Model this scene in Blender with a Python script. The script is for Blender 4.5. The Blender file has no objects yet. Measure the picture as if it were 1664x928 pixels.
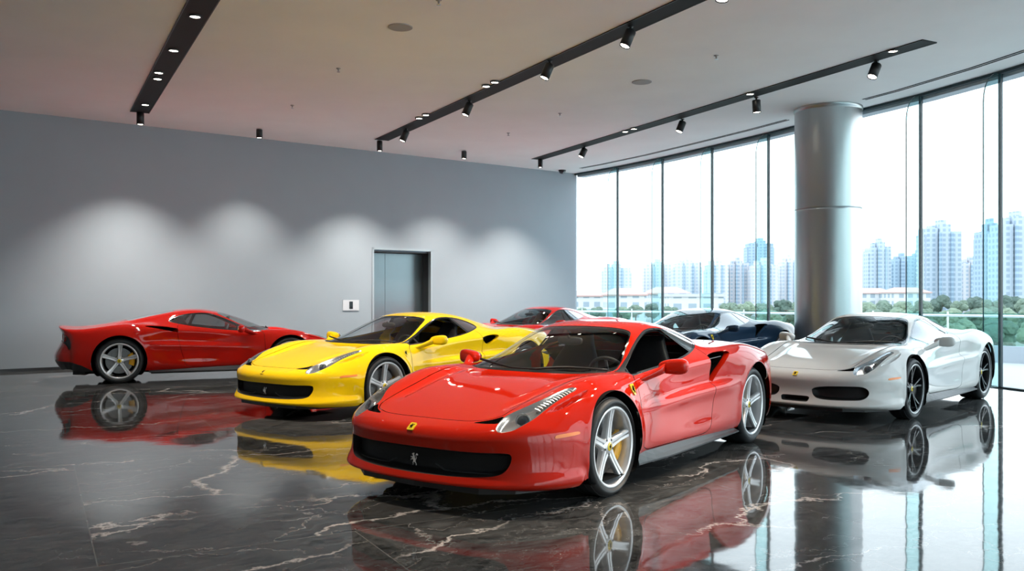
import bpy, bmesh, math, random
import numpy as np
from mathutils import Vector, Matrix
random.seed(7)
SC = bpy.context.scene
COL = SC.collection
PI = math.pi
F_PX, CAM_H, HOR = 1391.7, 1.361, 483.1      # focal length in pixels, eye height, horizon row
CEIL = 4.76

# ------------------------------------------------------------------ helpers
class MB:
    """collects shapes and links them as ONE mesh"""
    def __init__(s): s.v=[]; s.f=[]; s.m=[]; s.smooth=[]
    def add(s, vs, fs, mi=0, smooth=False):
        o=len(s.v); s.v+= [tuple(p) for p in vs]
        for f in fs: s.f.append(tuple(i+o for i in f)); s.m.append(mi); s.smooth.append(smooth)
    def box(s, c, h, rz=0, mi=0, M=None):
        vs=[]
        for dz in (-1,1):
            for dx,dy in ((-1,-1),(1,-1),(1,1),(-1,1)):
                x,y=dx*h[0],dy*h[1]
                p=Vector((x*math.cos(rz)-y*math.sin(rz), x*math.sin(rz)+y*math.cos(rz), dz*h[2]))
                if M: p=M@p
                vs.append(p+Vector(c))
        s.add(vs,[(3,2,1,0),(4,5,6,7),(0,1,5,4),(1,2,6,5),(2,3,7,6),(3,0,4,7)],mi)
    def prism(s, pts, z0, z1, mi=0):
        n=len(pts); vs=[(x,y,z0) for x,y in pts]+[(x,y,z1) for x,y in pts]
        fs=[tuple(range(n-1,-1,-1)),tuple(range(n,2*n))]+[(i,(i+1)%n,n+(i+1)%n,n+i) for i in range(n)]
        s.add(vs,fs,mi)
    def lathe(s, prof, M=None, n=32, mi=0, smooth=True):
        """profile of (r, h) turned about the local z axis"""
        M=M or Matrix(); vs=[];fs=[]
        for r,h in prof:
            for k in range(n):
                a=2*PI*k/n; vs.append(M@Vector((r*math.cos(a),r*math.sin(a),h)))
        for i in range(len(prof)-1):
            for k in range(n):
                k2=(k+1)%n; fs.append((i*n+k,i*n+k2,(i+1)*n+k2,(i+1)*n+k))
        s.add(vs,fs,mi,smooth)
    def tube(s, pts, rad, n=10, mi=0, cap=True):
        pts=[Vector(p) for p in pts]; rad=rad if isinstance(rad,(list,tuple)) else [rad]*len(pts)
        vs=[];fs=[]; up=Vector((0,0,1))
        for i,p in enumerate(pts):
            t=(pts[min(i+1,len(pts)-1)]-pts[max(i-1,0)]).normalized()
            a=t.cross(up)
            if a.length<1e-3: a=t.cross(Vector((1,0,0)))
            a.normalize(); b=t.cross(a)
            for k in range(n):
                q=2*PI*k/n; vs.append(p+(a*math.cos(q)+b*math.sin(q))*rad[i])
        for i in range(len(pts)-1):
            for k in range(n):
                k2=(k+1)%n; fs.append((i*n+k,i*n+k2,(i+1)*n+k2,(i+1)*n+k))
        if cap: fs+= [tuple(range(n-1,-1,-1)),tuple(range((len(pts)-1)*n,len(pts)*n))]
        s.add(vs,fs,mi,True)
    def loft(s, rings, mi=0, smooth=True, cap=True, closed=True):
        n=len(rings[0]); vs=[p for r in rings for p in r]; fs=[]
        for i in range(len(rings)-1):
            for k in range(n if closed else n-1):
                k2=(k+1)%n; fs.append((i*n+k,i*n+k2,(i+1)*n+k2,(i+1)*n+k))
        if cap: fs+= [tuple(range(n-1,-1,-1)),tuple(range((len(rings)-1)*n,len(rings)*n))]
        s.add(vs,fs,mi,smooth)
    def blob(s, c, r, e=2.5, nu=24, nv=14, mi=0, fn=None):
        """rounded box (superellipsoid)"""
        rings=[]
        for i in range(nv+1):
            th=-PI/2+PI*i/nv; ct,st=math.cos(th),math.sin(th)
            cz=math.copysign(abs(st)**(2/e),st); cr=abs(ct)**(2/e)
            ring=[]
            for k in range(nu):
                a=2*PI*k/nu; ca,sa=math.cos(a),math.sin(a)
                p=Vector((r[0]*cr*math.copysign(abs(ca)**(2/e),ca), r[1]*cr*math.copysign(abs(sa)**(2/e),sa), r[2]*cz))
                if fn: p=fn(p)
                ring.append(p+Vector(c))
            rings.append(ring)
        s.loft(rings,mi)
    def mesh(s, name, mats, fix=True):
        me=bpy.data.meshes.new(name); me.from_pydata(s.v,[],s.f)
        for m in mats: me.materials.append(m)
        for p,mi,sm in zip(me.polygons,s.m,s.smooth): p.material_index=mi; p.use_smooth=sm
        if fix:
            b=bmesh.new(); b.from_mesh(me); bmesh.ops.remove_doubles(b,verts=b.verts,dist=1e-6); bmesh.ops.recalc_face_normals(b,faces=b.faces); b.to_mesh(me); b.free()
        me.update(); return me
    def build(s, name, mats, parent=None, loc=None, fix=True):
        if not isinstance(mats,(list,tuple)): mats=[mats]
        return link(name, s.mesh(name,mats,fix), parent, loc)

def link(name, data, parent=None, loc=None):
    o=bpy.data.objects.new(name,data); COL.objects.link(o)
    if parent is not None: o.parent=parent
    if loc is not None: o.location=loc
    return o
def tag(o, label=None, cat=None, group=None, kind=None):
    if label: o['label']=label
    if cat: o['category']=cat
    if group: o['group']=group
    if kind: o['kind']=kind
    return o
def thing(name, label, cat, loc=(0,0,0), rz=0, group=None):
    o=bpy.data.objects.new(name,None); COL.objects.link(o); o.empty_display_size=.2
    o.location=loc; o.rotation_euler=(0,0,rz); return tag(o,label,cat,group)
def at_floor(px,py,z=0.0):
    """point at height z seen at a pixel"""
    Z=F_PX*(CAM_H-z)/(py-HOR); return Vector(((px-832)/F_PX*Z,Z,z))

# ------------------------------------------------------------------ materials
def nt(name):
    m=bpy.data.materials.new(name); m.use_nodes=True; t=m.node_tree
    return m,t,t.nodes['Principled BSDF']
def pmat(name,col,rough=.5,metal=0.,coat=0.,spec=.5,emit=None,es=0.,ior=1.5,coat_r=.03):
    m,t,b=nt(name); b.inputs['Base Color'].default_value=(*col,1); b.inputs['Roughness'].default_value=rough
    b.inputs['Metallic'].default_value=metal; b.inputs['Coat Weight'].default_value=coat; b.inputs['Coat Roughness'].default_value=coat_r
    b.inputs['Specular IOR Level'].default_value=spec; b.inputs['IOR'].default_value=ior
    if emit: b.inputs['Emission Color'].default_value=(*emit,1); b.inputs['Emission Strength'].default_value=es
    return m
def glassmat(name,tint,ior=1.5,boost=1.0,rough=0.0):
    """thin pane: tinted see-through with a Fresnel (Schlick) mirror on top, the same from both sides"""
    m=bpy.data.materials.new(name); m.use_nodes=True; t=m.node_tree; t.nodes.clear()
    N=t.nodes.new; K=t.links.new; f0=((ior-1)/(ior+1))**2
    out=N('ShaderNodeOutputMaterial'); mix=N('ShaderNodeMixShader'); tr=N('ShaderNodeBsdfTransparent'); gl=N('ShaderNodeBsdfGlossy'); lw=N('ShaderNodeLayerWeight')
    pw=N('ShaderNodeMath'); pw.operation='POWER'; pw.inputs[1].default_value=5; ma=N('ShaderNodeMath'); ma.operation='MULTIPLY_ADD'; ma.inputs[1].default_value=(1-f0)*boost; ma.inputs[2].default_value=f0*boost; ma.use_clamp=True
    lw.inputs[0].default_value=.5; tr.inputs[0].default_value=(*tint,1); gl.inputs['Roughness'].default_value=rough
    K(lw.outputs['Facing'],pw.inputs[0]); K(pw.outputs[0],ma.inputs[0]); K(ma.outputs[0],mix.inputs[0]); K(tr.outputs[0],mix.inputs[1]); K(gl.outputs[0],mix.inputs[2]); K(mix.outputs[0],out.inputs[0])
    return m
def noise_bump(m,scale,strength,dist=.01,detail=4):
    t=m.node_tree; b=t.nodes['Principled BSDF']; n=t.nodes.new('ShaderNodeTexNoise'); bp=t.nodes.new('ShaderNodeBump'); c=t.nodes.new('ShaderNodeTexCoord')
    n.inputs['Scale'].default_value=scale; n.inputs['Detail'].default_value=detail; bp.inputs['Strength'].default_value=strength; bp.inputs['Distance'].default_value=dist
    t.links.new(c.outputs['Object'],n.inputs['Vector']); t.links.new(n.outputs[0],bp.inputs['Height']); t.links.new(bp.outputs[0],b.inputs['Normal'])
def paint(name,col,metal=0.,rough=.3,coat=1.):
    m=pmat(name,col,rough,metal,coat,.0); t=m.node_tree; b=t.nodes['Principled BSDF']; b.inputs['Coat IOR'].default_value=1.42
    n=t.nodes.new('ShaderNodeTexNoise'); n.inputs['Scale'].default_value=900; n.inputs['Detail'].default_value=1
    mr=t.nodes.new('ShaderNodeMapRange'); mr.inputs[3].default_value=rough-.05; mr.inputs[4].default_value=rough+.05
    c=t.nodes.new('ShaderNodeTexCoord'); t.links.new(c.outputs['Object'],n.inputs['Vector']); t.links.new(n.outputs[0],mr.inputs[0]); t.links.new(mr.outputs[0],b.inputs['Roughness'])
    return m
M={}
M['red']=paint('red_paint',(.54,.015,.004)); M['scarlet']=paint('scarlet_paint',(.50,.010,.005))
M['yellow']=paint('yellow_paint',(.93,.60,.006)); M['white']=paint('white_paint',(.60,.595,.575)); M['navy']=paint('navy_paint',(.012,.03,.06))
M['black']=pmat('black_plastic',(.012,.013,.014),.45); M['gloss_black']=pmat('gloss_black',(.006,.007,.008),.12,coat=1)
M['mesh']=pmat('grille_black',(.006,.006,.007),.6); M['rubber']=pmat('tyre_rubber',(.016,.018,.02),.55); M['gap']=pmat('panel_gap',(.004,.004,.004),.9,spec=.1)
noise_bump(M['rubber'],60,.15,.002)
M['silver']=pmat('silver_alloy',(.78,.78,.79),.30,metal=.5,coat=.4); M['dark_alloy']=pmat('black_alloy',(.02,.022,.025),.3,metal=.6,coat=.6)
M['disc']=pmat('brake_disc',(.20,.20,.20),.4,metal=.9); M['caliper']=pmat('yellow_caliper',(.85,.42,.01),.35,coat=.6)
M['caliper_dark']=pmat('dark_caliper',(.03,.03,.03),.4)
M['badge']=pmat('yellow_badge',(.90,.66,.02),.25,coat=.8); M['chrome']=pmat('chrome',(.80,.80,.80),.08,metal=1); M['amber']=pmat('amber_lens',(.90,.22,.005),.35,coat=.2)
M['lamp_bowl']=pmat('lamp_bowl',(.42,.43,.44),.25,metal=.8); M['lens']=pmat('lamp_lens',(.02,.03,.04),.03,coat=1); M['led']=pmat('led_facets',(.72,.72,.68),.1,metal=.6,coat=1)
M['tail']=pmat('tail_lens',(.30,.004,.004),.1,coat=1)
M['glass']=glassmat('car_glass',(.84,.87,.86),1.50,1.0); M['quarter']=glassmat('quarter_glass',(.30,.34,.35),1.6,4.5); M['side_glass']=glassmat('side_glass',(.50,.54,.55),1.55,3.2); M['lampglass']=glassmat('lamp_cover_glass',(.92,.94,.95),1.45,.9)
M['leather_dark']=pmat('dark_leather',(.018,.020,.024),.5); M['leather_tan']=pmat('tan_leather',(.20,.085,.03),.5); M['dash']=pmat('dash_black',(.035,.035,.037),.55)
for k in ('leather_dark','leather_tan','dash'): noise_bump(M[k],120,.2,.002)
M['skirt']=pmat('skirt_grey',(.03,.036,.04),.42)
SKY=2.3
# ------------------------------------------------------------------ car body surface
# control net: rows run from under the front lip, up the nose, over the roof and down the tail; columns from the centre line to the sill
NET = [
 [(.13,0,.155),(.135,.22,.155),(.16,.42,.155),(.20,.60,.155),(.26,.71,.155),(.34,.79,.155),(.43,.85,.155),(.51,.885,.155),(.58,.905,.155),(.63,.91,.16),(.655,.905,.165)],
 [(.000,0,.185),(.008,.22,.185),(.038,.42,.185),(.095,.60,.187),(.165,.72,.19),(.255,.81,.19),(.36,.87,.19),(.46,.905,.19),(.55,.925,.19),(.62,.93,.185),(.66,.92,.175)],
 [(.008,0,.225),(.016,.22,.225),(.046,.42,.225),(.104,.60,.228),(.174,.72,.234),(.268,.81,.24),(.38,.875,.25),(.49,.91,.255),(.575,.93,.25),(.635,.935,.22),(.67,.922,.178)],
 [(.035,0,.31),(.043,.22,.31),(.073,.42,.31),(.13,.60,.312),(.20,.72,.32),(.295,.808,.33),(.41,.872,.34),(.51,.912,.335),(.595,.933,.31),(.65,.937,.25),(.68,.924,.18)],
 [(.024,0,.405),(.032,.22,.405),(.062,.42,.405),(.12,.595,.407),(.19,.71,.412),(.285,.80,.42),(.40,.868,.42),(.52,.914,.40),(.61,.936,.35),(.66,.940,.27),(.69,.926,.183)],
 [(.010,0,.470),(.018,.22,.470),(.048,.42,.47),(.105,.59,.474),(.175,.70,.48),(.275,.79,.485),(.40,.865,.475),(.53,.916,.44),(.62,.938,.375),(.67,.942,.28),(.70,.928,.185)],
 [(.045,0,.528),(.053,.22,.528),(.083,.42,.53),(.137,.58,.535),(.20,.68,.542),(.29,.775,.543),(.41,.855,.522),(.55,.917,.478),(.645,.940,.398),(.70,.944,.29),(.735,.93,.188)],
 [(.155,0,.565),(.163,.22,.566),(.187,.41,.572),(.235,.55,.583),(.29,.655,.596),(.36,.755,.596),(.46,.848,.563),(.59,.917,.503),(.69,.945,.41),(.75,.947,.29),(.79,.93,.19)],
 [(.38,0,.628),(.385,.22,.628),(.40,.40,.630),(.43,.54,.645),(.46,.64,.668),(.50,.74,.674),(.56,.845,.625),(.66,.922,.535),(.76,.950,.42),(.83,.95,.29),(.88,.935,.195)],
 [(.66,0,.690),(.66,.22,.690),(.665,.39,.692),(.68,.53,.705),(.70,.635,.733),(.73,.74,.743),(.77,.855,.688),(.83,.930,.57),(.90,.957,.43),(.95,.955,.29),(1.0,.935,.20)],
 [(.95,0,.745),(.95,.22,.745),(.95,.39,.745),(.955,.52,.757),(.965,.63,.785),(.98,.745,.800),(1.0,.866,.742),(1.02,.940,.60),(1.05,.962,.44),(1.09,.955,.29),(1.12,.93,.21)],
 [(1.13,0,.767),(1.13,.22,.767),(1.135,.39,.768),(1.145,.52,.778),(1.16,.63,.798),(1.18,.745,.812),(1.20,.862,.757),(1.22,.932,.62),(1.25,.952,.45),(1.28,.945,.29),(1.3,.92,.22)],
 [(1.28,0,.788),(1.285,.22,.789),(1.31,.39,.790),(1.35,.54,.795),(1.41,.67,.803),(1.47,.772,.808),(1.50,.860,.752),(1.51,.905,.62),(1.51,.925,.45),(1.50,.922,.29),(1.5,.90,.228)],
 [(1.45,0,.862),(1.46,.22,.858),(1.50,.39,.848),(1.56,.545,.832),(1.61,.675,.812),(1.67,.775,.800),(1.70,.857,.745),(1.70,.892,.61),(1.69,.908,.45),(1.69,.912,.29),(1.7,.885,.225)],
 [(1.81,0,1.010),(1.82,.22,1.004),(1.85,.39,.986),(1.90,.525,.953),(1.935,.630,.905),(1.94,.785,.810),(1.92,.862,.750),(1.90,.885,.61),(1.89,.898,.45),(1.89,.908,.29),(1.9,.885,.22)],
 [(2.16,0,1.115),(2.165,.21,1.111),(2.18,.37,1.100),(2.21,.490,1.070),(2.23,.575,1.030),(2.20,.794,.830),(2.15,.87,.760),(2.1,.885,.61),(2.1,.895,.45),(2.1,.908,.29),(2.1,.885,.213)],
 [(2.47,0,1.162),(2.47,.2,1.158),(2.48,.36,1.146),(2.49,.475,1.118),(2.51,.560,1.075),(2.47,.803,.857),(2.42,.885,.775),(2.4,.89,.61),(2.4,.897,.45),(2.4,.912,.28),(2.4,.89,.208)],
 [(2.78,0,1.152),(2.78,.2,1.147),(2.78,.35,1.133),(2.8,.468,1.098),(2.82,.562,1.045),(2.78,.808,.875),(2.74,.90,.795),(2.72,.908,.62),(2.72,.915,.45),(2.72,.927,.28),(2.72,.90,.203)],
 [(3.08,0,1.108),(3.08,.2,1.102),(3.08,.34,1.084),(3.09,.46,1.045),(3.1,.570,.985),(3.08,.803,.898),(3.06,.918,.825),(3.05,.940,.65),(3.05,.945,.46),(3.05,.948,.28),(3.05,.91,.20)],
 [(3.38,0,1.050),(3.38,.2,1.040),(3.38,.34,1.015),(3.38,.46,.968),(3.38,.585,.928),(3.38,.785,.918),(3.38,.920,.855),(3.38,.966,.69),(3.38,.968,.47),(3.38,.960,.28),(3.4,.92,.195)],
 [(3.68,0,.975),(3.68,.2,.965),(3.68,.34,.940),(3.68,.47,.908),(3.68,.605,.900),(3.68,.775,.918),(3.68,.910,.872),(3.68,.970,.72),(3.68,.972,.48),(3.68,.962,.28),(3.7,.93,.195)],
 [(3.98,0,.918),(3.98,.2,.912),(3.98,.35,.896),(3.98,.48,.880),(3.98,.62,.878),(3.98,.775,.892),(3.98,.893,.848),(3.98,.952,.71),(3.98,.957,.48),(3.99,.947,.29),(4.0,.92,.20)],
 [(4.25,0,.885),(4.25,.2,.882),(4.25,.36,.874),(4.24,.5,.864),(4.22,.64,.861),(4.2,.77,.856),(4.17,.87,.812),(4.15,.922,.69),(4.15,.932,.48),(4.15,.922,.30),(4.15,.90,.21)],
 [(4.47,0,.905),(4.465,.2,.903),(4.45,.36,.893),(4.42,.5,.880),(4.385,.62,.866),(4.34,.73,.843),(4.28,.82,.788),(4.25,.875,.68),(4.24,.892,.49),(4.24,.887,.31),(4.23,.87,.22)],
 [(4.46,0,.845),(4.455,.2,.845),(4.44,.36,.835),(4.415,.5,.82),(4.385,.62,.803),(4.35,.72,.777),(4.31,.79,.72),(4.29,.838,.62),(4.28,.855,.47),(4.28,.853,.32),(4.27,.84,.225)],
 [(4.43,0,.68),(4.427,.2,.68),(4.415,.36,.68),(4.40,.5,.67),(4.38,.61,.66),(4.355,.70,.64),(4.33,.76,.60),(4.315,.795,.53),(4.305,.81,.43),(4.30,.81,.32),(4.29,.80,.235)],
 [(4.47,0,.50),(4.467,.2,.5),(4.455,.36,.5),(4.435,.5,.5),(4.41,.60,.49),(4.385,.68,.48),(4.36,.73,.46),(4.34,.76,.42),(4.325,.77,.37),(4.315,.77,.30),(4.3,.77,.24)],
 [(4.49,0,.36),(4.487,.2,.36),(4.47,.36,.36),(4.45,.49,.36),(4.425,.58,.355),(4.40,.65,.35),(4.375,.69,.34),(4.35,.72,.325),(4.335,.735,.30),(4.32,.74,.27),(4.31,.74,.245)],
 [(4.40,0,.22),(4.397,.2,.22),(4.385,.36,.22),(4.37,.48,.22),(4.35,.56,.22),(4.34,.62,.225),(4.33,.66,.23),(4.325,.69,.235),(4.32,.71,.237),(4.315,.72,.239),(4.31,.72,.24)],
]
NET=np.array(NET,float)
_t=np.clip((NET[...,0]-3.95)/.45,0,1); NET[...,0]+=.12*_t*_t*(3-2*_t); NET[26:,:,0]+=.05; NR,NC=NET.shape[:2]
def bs(A,ts,sym=False):
    """uniform cubic B-spline along axis 0, mirror symmetric or straight at its start"""
    first=A[1]*np.array([1,-1,1]) if sym else 2*A[0]-A[1]
    E=np.concatenate([first[None],A,(2*A[-1]-A[-2])[None]])
    i=np.minimum(ts.astype(int),len(A)-2); t=ts-i
    w=np.stack([(1-t)**3,3*t**3-6*t*t+4,-3*t**3+3*t*t+3*t+1,t**3],1)/6
    return sum(w[:,k].reshape(-1,*([1]*(A.ndim-1)))*E[i+k] for k in range(4))
def surf(Nt,us,vs):
    G=bs(Nt,us); return bs(G.transpose(1,0,2),vs,True).transpose(1,0,2)
CT=NET.copy()
for _ in range(2):
    CT=CT+.8*(NET-surf(CT,np.arange(NR,dtype=float),np.arange(NC,dtype=float))); CT[:,0,1]=0
NU,NV=12,14
US=np.linspace(0,NR-1,(NR-1)*NU+1); VS=np.linspace(0,NC-1,(NC-1)*NV+1)
GP=surf(CT,US,VS)
def sstep(a,b,x):
    t=np.clip((x-a)/(b-a),0,1); return t*t*(3-2*t)
# sculpting on top of the smooth skin
S_,Y_,Z_=GP[...,0].copy(),GP[...,1].copy(),GP[...,2].copy()
side=sstep(.74,.86,Y_)
for (ws,wz,ra) in ((1.06,.345,.385),(3.71,.36,.405)):           # wheel arch lips
    r=np.hypot(S_-ws,Z_-wz)
    GP[...,1]+=side*.012*np.exp(-((r-ra)/.045)**2)*sstep(.18,.30,Z_)
zc=.545+.075*np.clip((S_-1.5)/1.8,0,1)                          # door crease rising to the rear haunch
amp=(.046*sstep(1.48,2.6,S_)+.007*sstep(1.42,1.7,S_))*(1-sstep(2.95,3.40,S_))
h=(Z_-zc)
prof=np.where(h<0,0,sstep(-.004,.045,h)*(1-sstep(.10,.32,h)))
GP[...,1]-=side*amp*prof
GP[...,1]+=side*.016*np.exp(-((h+.03)/.05)**2)*sstep(1.6,2.2,S_)*(1-sstep(3.0,3.4,S_))
zl=.30+.05*np.clip((S_-1.6)/1.5,0,1)                            # lower door hollow over the sill
GP[...,1]-=side*.006*np.exp(-((Z_-zl-.03)/.085)**2)*sstep(1.50,2.5,S_)*(1-sstep(2.75,3.25,S_))
yc=.47+.12*np.clip((S_-.3)/1.1,0,1)                             # hood: soft trough beside the fender
GP[...,2]-=.018*np.exp(-((Y_-yc)/.05)**2)*sstep(.30,.6,S_)*(1-sstep(1.1,1.3,S_))*(Z_>.55)
fl=(1-sstep(.215,.285,Z_))*sstep(.30,.62,Y_)*(1-sstep(.58,.70,S_))*(S_<.8)         # flick along the lower bumper corner
fl*=.35+.65*sstep(.20,.40,S_); GP[...,1]+=.018*fl; GP[...,0]-=.010*fl*(1-sstep(.2,.4,S_))
hb=np.exp(-((S_-3.55)/.42)**2)*np.exp(-((Y_-.83)/.085)**2)*(Z_>.55)                   # rear haunch crest
GP[...,2]+=.022*hb; GP[...,1]+=.014*np.exp(-((S_-3.45)/.38)**2)*sstep(.78,.9,Y_)*np.exp(-((Z_-.80)/.10)**2)
gap=sstep(.45,.49,Z_)*(1-sstep(.49,.53,Z_))
def to_local(a): 
    b=a.copy(); b[...,0]=2.38-a[...,0]; return b
LP=to_local(GP)
du=np.gradient(LP,axis=0); dv=np.gradient(LP,axis=1); GN=np.cross(du,dv)
GN/=np.maximum(np.linalg.norm(GN,axis=2,keepdims=True),1e-9)
if GN[16*NU,0,2]<0: GN=-GN; FLIP=True
else: FLIP=False
GN[:,0,1]=0; GN/=np.maximum(np.linalg.norm(GN,axis=2,keepdims=True),1e-9)
NI,NJ=len(US),len(VS)

class Surf:
    """half of the body skin that can be cut along curves"""
    def __init__(s):
        s.P=[tuple(p) for p in GP.reshape(-1,3)]; s.N=[tuple(p) for p in GN.reshape(-1,3)]
        s.T=[(u,v) for u in US for v in VS]
        s.F=[];s.tag=[]
        for i in range(NI-1):
            for j in range(NJ-1):
                q=(i*NJ+j,(i+1)*NJ+j,(i+1)*NJ+j+1,i*NJ+j+1)
                s.F.append(q[::-1] if FLIP else q); s.tag.append('body')
    def copy(s):
        c=Surf.__new__(Surf); c.P=list(s.P);c.N=list(s.N);c.T=list(s.T);c.F=list(s.F);c.tag=list(s.tag); return c
    def field(s,poly,proj,rng=None):
        """signed distance (negative inside) of every vertex to a closed outline in a projection"""
        A=np.array(s.T if proj=='uv' else s.P); X=A[:,[1,0]] if proj=='uv' else A[:,{'sz':[0,2],'sy':[0,1],'yz':[1,2]}[proj]]
        Q=np.array(poly); lo,hi=Q.min(0)-.15,Q.max(0)+.15
        f=np.full(len(X),1.0); k=np.where(((X>lo)&(X<hi)).all(1))[0]; x=X[k]
        a=Q;b=np.roll(Q,-1,0); d=np.full(len(k),9.); ins=np.zeros(len(k),bool)
        for p,q in zip(a,b):
            e=q-p; w=x-p; t=np.clip((w@e)/max(e@e,1e-12),0,1); d=np.minimum(d,np.linalg.norm(w-t[:,None]*e,axis=1))
            c=(p[1]<=x[:,1])!=(q[1]<=x[:,1])
            with np.errstate(divide='ignore',invalid='ignore'): xi=p[0]+(x[:,1]-p[1])/(q[1]-p[1])*(q[0]-p[0])
            ins^=c&(x[:,0]<xi)
        f[k]=np.where(ins,-d,d); return f
    def cut(s,f,new,only=('body',),rng=(-1,99,-1,99)):
        f=list(f); cache={}; F2=[];T2=[]
        u0,u1,v0,v1=rng
        for face,tg in zip(s.F,s.tag):
            if tg not in only: F2.append(face);T2.append(tg);continue
            u,v=s.T[face[0]]
            if not(u0<=u<=u1 and v0<=v<=v1): F2.append(face);T2.append(tg);continue
            vals=[f[i] for i in face]
            if min(vals)>=0: F2.append(face);T2.append(tg);continue
            if max(vals)<=0: F2.append(face);T2.append(new);continue
            neg=[];pos=[];n=len(face)
            for k in range(n):
                i,j=face[k],face[(k+1)%n]; a,b=vals[k],vals[(k+1)%n]
                if a<=0: neg.append(i)
                if a>=0: pos.append(i)
                if a*b<0:
                    key=(min(i,j),max(i,j))
                    if key not in cache:
                        t=a/(a-b); mix=lambda A,B: tuple(x+(y-x)*t for x,y in zip(A,B))
                        cache[key]=len(s.P); s.P.append(mix(s.P[i],s.P[j])); s.N.append(mix(s.N[i],s.N[j])); s.T.append(mix(s.T[i],s.T[j])); f.append(0.0)
                    neg.append(cache[key]); pos.append(cache[key])
            if len(neg)>2: F2.append(tuple(neg));T2.append(new)
            if len(pos)>2: F2.append(tuple(pos));T2.append(tg)
        s.F,s.tag=F2,T2
    def mesh(s,name,tags,mats,side=0,off=0.0,push=None,keep_normals=True,offs=None):
        """tags: {tag: material slot}; side 0 both halves, 1 left, -1 right; off moves along the normal; push(P,N)->P displaces"""
        vs=[];ns=[];fs=[];mi=[]
        for sg in ((1,-1) if side==0 else (side,)):
            idx={}
            for face,tg in zip(s.F,s.tag):
                if tg not in tags: continue
                o=(offs or {}).get(tg,off); g=[]
                for i in face:
                    k=(i,o)
                    if k not in idx:
                        p=np.array(s.P[i]); n=np.array(s.N[i]); n=n/max(np.linalg.norm(n),1e-9)
                        q=np.array((2.38-p[0],p[1],p[2]))+n*o
                        if push is not None: q=push(i,q,n)
                        idx[k]=len(vs); vs.append((q[0],q[1]*sg,q[2])); ns.append((n[0],n[1]*sg,n[2]))
                    g.append(idx[k])
                fs.append(tuple(g) if sg>0 else tuple(g[::-1])); mi.append(tags[tg])
        me=bpy.data.meshes.new(name); me.from_pydata(vs,[],fs)
        for m in mats: me.materials.append(m)
        me.polygons.foreach_set('material_index',mi); me.polygons.foreach_set('use_smooth',[True]*len(fs)); me.update()
        if keep_normals:
            ln=np.array(ns); me.normals_split_custom_set_from_vertices([tuple(x) for x in ln])
        return me
def chaikin(pts,it=3,r=.25):
    P=[tuple(p) for p in pts]
    for _ in range(it):
        Q=[]
        for a,b in zip(P,P[1:]+P[:1]):
            Q+= [tuple(x+(y-x)*r for x,y in zip(a,b)),tuple(x+(y-x)*(1-r) for x,y in zip(a,b))]
        P=Q
    return P
def pushed(f,depth,w,direction=None):
    """pocket: sinks by depth where the field is w inside the outline"""
    f=np.asarray(f)
    def fn(i,q,n):
        d=-f[i] if i<len(f) else 0.0
        k=float(sstep(0,w,np.array(max(d,0.))))*depth
        return q-n*k if direction is None else q+np.array(direction)*k
    return fn
# sample the skin: nearest grid point in a projection
FLATP=GP.reshape(-1,3); FLATN=GN.reshape(-1,3); FLATU=np.repeat(US,NJ); FLATV=np.tile(VS,NI)
def sample(proj,a,b,rng=(-1,99,-1,99)):
    ax={'sz':(0,2),'sy':(0,1),'yz':(1,2)}[proj]
    ok=(FLATU>=rng[0])&(FLATU<=rng[1])&(FLATV>=rng[2])&(FLATV<=rng[3])
    d=np.where(ok,(FLATP[:,ax[0]]-a)**2+(FLATP[:,ax[1]]-b)**2,9e9); i=int(d.argmin())
    # first order correction to the exact spot
    p=FLATP[i]; n=FLATN[i]; q=np.array((2.38-p[0],p[1],p[2])); tgt=q.copy()
    if ax[0]==0: tgt[0]=2.38-a
    else: tgt[ax[0]]=a
    tgt[ax[1]]=b
    free=({0,1,2}-set(ax)).pop(); m=n
    if abs(m[free])>.15: tgt[free]=q[free]-sum(m[k]*(tgt[k]-q[k]) for k in ax)/m[free]
    return Vector(tgt),Vector(n).normalized()
# ------------------------------------------------------------------ cutting the skin into panels, glass and openings
B=Surf()
def circ(s,z,r,n=72): return [(s+r*math.cos(2*PI*k/n),z+r*math.sin(2*PI*k/n)) for k in range(n)]
B.cut(B.field(circ(1.06,.340,.385),'sz'),'hole',rng=(-1,99,5.2,11))
B.cut(B.field(circ(3.71,.358,.405),'sz'),'hole',rng=(-1,99,5.2,11))
# glass
DLO=chaikin([(1.50,.793),(1.70,.800),(1.95,.818),(2.12,.834),(2.47,.874),(2.70,.912),(2.86,.945),(2.99,.975),(2.90,1.020),(2.75,1.068),(2.52,1.094),(2.34,1.088),(2.18,1.035),(2.02,.965),(1.85,.885),(1.62,.805)],3)
f=B.field(DLO,'sz'); B.cut(f-.011,'window_seal',rng=(11.3,20,2.9,7)); 
f=B.field(DLO,'sz'); B.cut(f,'side_window',only=('window_seal',),rng=(11.3,20,2.9,7))
BP=[(2.50,1.2),(2.545,1.2),(2.745,.80),(2.70,.80)]
B.cut(B.field(BP,'sz'),'window_seal',only=('side_window',),rng=(11.3,20,2.9,7))
QP=[(2.545,1.2),(3.2,1.2),(3.2,.80),(2.745,.80)]
B.cut(B.field(QP,'sz'),'quarter_window',only=('side_window',),rng=(11.3,20,2.9,7))
WS=chaikin([(-3.0,12.40),(2.9,12.40),(3.68,12.52),(3.80,12.9),(3.62,13.5),(3.16,14.3),(2.80,14.90),(2.4,15.02),(1.8,15.03),(-3.0,15.05)],3,.22)
f=B.field(WS,'uv'); B.cut(f,'frit',rng=(12,16,-1,4.4))
f=B.field(WS,'uv'); B.cut(f+.075,'windscreen',only=('frit',),rng=(12,16,-1,4.4))
CW=chaikin([(-3.0,12.05),(2.6,12.05),(3.70,12.38),(3.6,12.58),(-3,12.58)],2,.1)
B.cut(B.field(CW,'uv'),'cowl',rng=(11,13.2,-1,4.3)) 
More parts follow.
